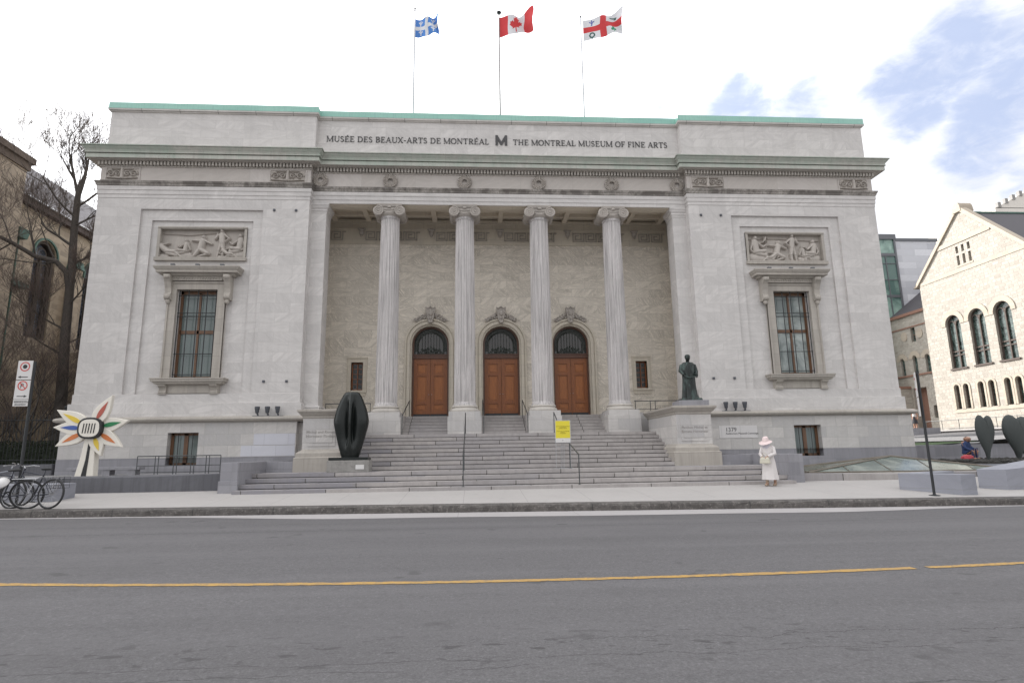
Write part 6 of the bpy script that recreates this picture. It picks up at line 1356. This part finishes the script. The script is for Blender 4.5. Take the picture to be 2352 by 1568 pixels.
b_ = MB(); b_.bxf(.5, 1.1, -.35, 0, 13.0, 13.5, -.08); b_.tube([(.8, -.12, 13.2), (.8, -.12, 4)], .05, 6); b_.build('copper_downpipe', M_verd, lc)
b_ = MB(); b_.box(.5, 1.6, -.4, 0, 10.35, 10.6); b_.build('copper_ledge', M_verd, lc)
# ---------------------------------------------------------------- iron fence, hedge, trees on the left
fe = empty('iron_fence', (-24.5, .35, .95), 0, 'tall dark iron fence on the garden wall between museum and left church', 'fence')
b_ = MB()
for z in (.25, 1.9): b_.tube([(0, 0, z), (5.9, 0, z)], .022, 5)
b_.build('rails', M_iron, fe); b_ = MB()
for k in range(42): x = k*.143; b_.tube([(x, 0, 0), (x, 0, 2.05), (x, 0, 2.2)], [.013, .013, .002], 4)
b_.build('bars', M_iron, fe)
for x in (0, 2.9, 5.85): b_ = MB(); b_.box(x-.06, x+.06, -.06, .06, 0, 2.35); b_.ball((x, 0, 2.42), .08, 8, 6); b_.build('post', M_iron, fe)
M_bark = plain('dark_grey_brown_bark', (.07, .06, .052), .95, var=.4, sc=8, bump=.8, bsc=18); M_twig = plain('red_brown_twigs', (.13, .10, .085), .9, var=.3)
def branch(mb, tw, p, d, L, r, lev, rng, spread=.5, droop=0.):
    n_ = 4; pts = [p]; R = [r]; q = Vector(p); dd = Vector(d).normalized()
    for i in range(n_):
        dd = (dd+Vector((rng.uniform(-1, 1), rng.uniform(-1, 1), rng.uniform(-1, 1)))*.16+Vector((0, 0, .06-droop))).normalized(); q = q+dd*L/n_; pts.append(tuple(q)); R.append(r*(1-.45*(i+1)/n_))
    (mb if lev > 1 else tw).tube(pts, R, 6 if r > .04 else (4 if r > .012 else 3), cap=False)
    if lev == 0: return
    nb_ = rng.choice((3, 4, 4, 5)) if lev > 1 else rng.choice((3, 4))
    for k in range(nb_):
        t_ = rng.uniform(.3, 1.) if k else 1.
        i = min(n_-1, int(t_*n_)); a, b = Vector(pts[i]), Vector(pts[i+1]); s0 = a.lerp(b, t_*n_-i if t_ < 1 else 1)
        ax = Vector((rng.uniform(-1, 1), rng.uniform(-1, 1), rng.uniform(-.2, 1))).normalized()
        nd = (dd*(1-spread*.6)+ax*spread).normalized(); branch(mb, tw, tuple(s0), nd, L*rng.uniform(.55, .80), max(.006, R[i+1]*rng.uniform(.5, .72)), lev-1, rng, spread, droop)
def tree(loc, trunk, rads, limbs, lab, seed, lev=4, grp='bare trees at far left', spread=.55):
    rng = random.Random(seed); o_ = empty('bare_tree', loc, 0, lab, 'tree', grp); t_ = MB(); t_.tube(trunk, rads, 10); cr = MB(); tw = MB()
    for p, d, L, r in limbs: branch(cr, tw, p, d, L, r, lev, rng, spread)
    to = t_.build('trunk', M_bark, o_, smooth=True); cr.build('crown_limb', M_bark, o_); x = tw.build('crown_twigs', M_twig, o_); return o_
# the big bare tree beside the museum corner
tree((-20.35, 2.6, .95), [(0, 0, 0), (-.1, .1, 3), (-.35, .2, 6), (-.5, .3, 9.1), (-.7, .4, 11.5), (-.72, .4, 13.3)], [.30, .24, .205, .18, .155, .13],
     [((-.7, .4, 13.2), (.25, 0, 1), 1.9, .11), ((-.72, .4, 13.2), (-.25, .1, 1), 1.8, .09), ((-.6, .35, 10.5), (-1., .2, .75), 2.2, .08), ((-.65, .35, 12.), (-.8, -.4, .7), 2.2, .06), ((-.5, .3, 9.6), (.6, .2, .35), 1.6, .05), ((-.6, .35, 11.6), (.7, .1, .3), 1.7, .05), ((-.4, .25, 7.5), (.7, -.3, .3), 1.5, .05),
      ((-.62, .35, 12.6), (.6, .3, .8), 2.2, .06), ((-.3, .2, 5.6), (.6, .1, .3), 1.3, .04), ((-.3, .2, 5.), (-.8, -.3, .4), 2., .06), ((-.35, .2, 6.2), (-.7, .5, .5), 2.2, .06), ((-.68, .38, 12.9), (-.6, .2, 1), 1.7, .05)],
     'large bare tree with dark forked trunk against the museum corner', 11, 5)
o_ = [o for o in bpy.data.objects if o.name.startswith('bare_tree')][0]
b_ = MB(); tw = MB(); rng = random.Random(3)      # long low limb reaching left across the church window
pts = [(-.40, .25, 8.0), (-.62, .15, 9.1), (-1.05, 0, 9.6), (-1.9, -.2, 9.8), (-2.9, -.4, 10.4), (-3.9, -.6, 10.9), (-5.2, -.8, 11.2)]; b_.tube(pts, [.15, .14, .125, .11, .09, .07, .05], 8)
for i in range(2, 7):
    for _ in range(2): branch(b_, tw, pts[i], (rng.uniform(-.8, .3), rng.uniform(-.4, .3), rng.choice((1, 1, .6, -.2))), 2.1, .035, 4, rng, .6)
b_.build('long_limb', M_bark, o_); tw.build('crown_twigs', M_twig, o_)
tree((-25.4, -1.2, .0), [(0, 0, 0), (.1, 0, 3), (0, .1, 6), (.1, .2, 8.5)], [.2, .17, .14, .1], [((0, .1, 5.2), (.7, .2, .6), 3.2, .06), ((.1, .2, 8.5), (.2, 0, 1), 3.2, .07), ((.05, .1, 7), (.8, 0, .5), 3., .06), ((0, 0, 4.2), (.8, .3, .3), 2.8, .05), ((.1, .2, 8), (.9, .1, .3), 3.2, .05), ((.1, .1, 3.4), (.9, .4, .35), 2.6, .05)],
     'bare tree reaching in from the left edge of the photo', 21, 4)
for i, (x, y, s_, l) in enumerate(((-20.9, 1.2, 1., 'thin bare shrub tree behind the iron fence nearest the museum'), (-22.2, 1.5, 1.1, 'dense brown bare shrub in front of the church window'), (-23.3, 1.0, 1., 'bare shrub tree behind the street sign post'), (-21.6, 2.6, 1.2, 'bare bush of fine red-brown twigs beside the big trunk'), (-19.7, 3.8, .9, 'small bare bush tight against the museum side wall'))):
    tree((x, y, .95), [(0, 0, 0), (.05, 0, .8*s_), (0, .05, 1.6*s_)], [.07, .06, .05], [((0, .05, 1.5*s_), (rnd(-.3, .3), 0, 1), 2.3*s_, .04), ((0, 0, 1.*s_), (.6, 0, .9), 2.*s_, .035), ((0, 0, .9*s_), (-.7, .1, .9), 2.*s_, .035), ((0, 0, .5), (.8, -.2, .6), 1.5, .03), ((0, 0, .4), (-.8, -.2, .6), 1.5, .03)], l, 40+i, 4, spread=.6)
hg = MB(); random.seed(9)
for i in range(5200):
    x, y = rnd(-24.5, -18.75), rnd(.6, 1.5); z = .95+1.05*random.random()**.8; a = rnd(0, pi); s_ = rnd(.03, .07); hg.quad((x-s_*cos(a), y-s_*sin(a), z), (x, y, z-s_*.5), (x+s_*cos(a), y+s_*sin(a), z+rnd(-.02, .02)), (x, y+.01, z+s_*.6))
hg.box(-24.4, -18.9, .8, 1.3, .9, 1.75)
tag(hg.build('hedge', plain('dark_evergreen_leaves', (.020, .028, .014), .8, var=.5, sc=10), None), 'dark clipped hedge behind the iron fence', 'hedge')
# dark planting and low sheds deep in the gap
b_ = MB(); b_.box(-26, -18.2, 9, 9.4, .9, 7.2); tag(b_.build('garden_wall', M_lst, None), 'rough brown stone wall closing the gap between church and museum', 'wall')
b_ = MB(); b_.box(-22.9, -22.72, -.18+.7, .7, 2.0, 2.55); tag(b_.build('litter_bag', whitepaint('bright_blue_plastic', (.02, .05, .35)), None), 'small bright blue panel glimpsed behind the iron fence', 'panel')
S.render.resolution_x = 1024; S.render.resolution_y = 682
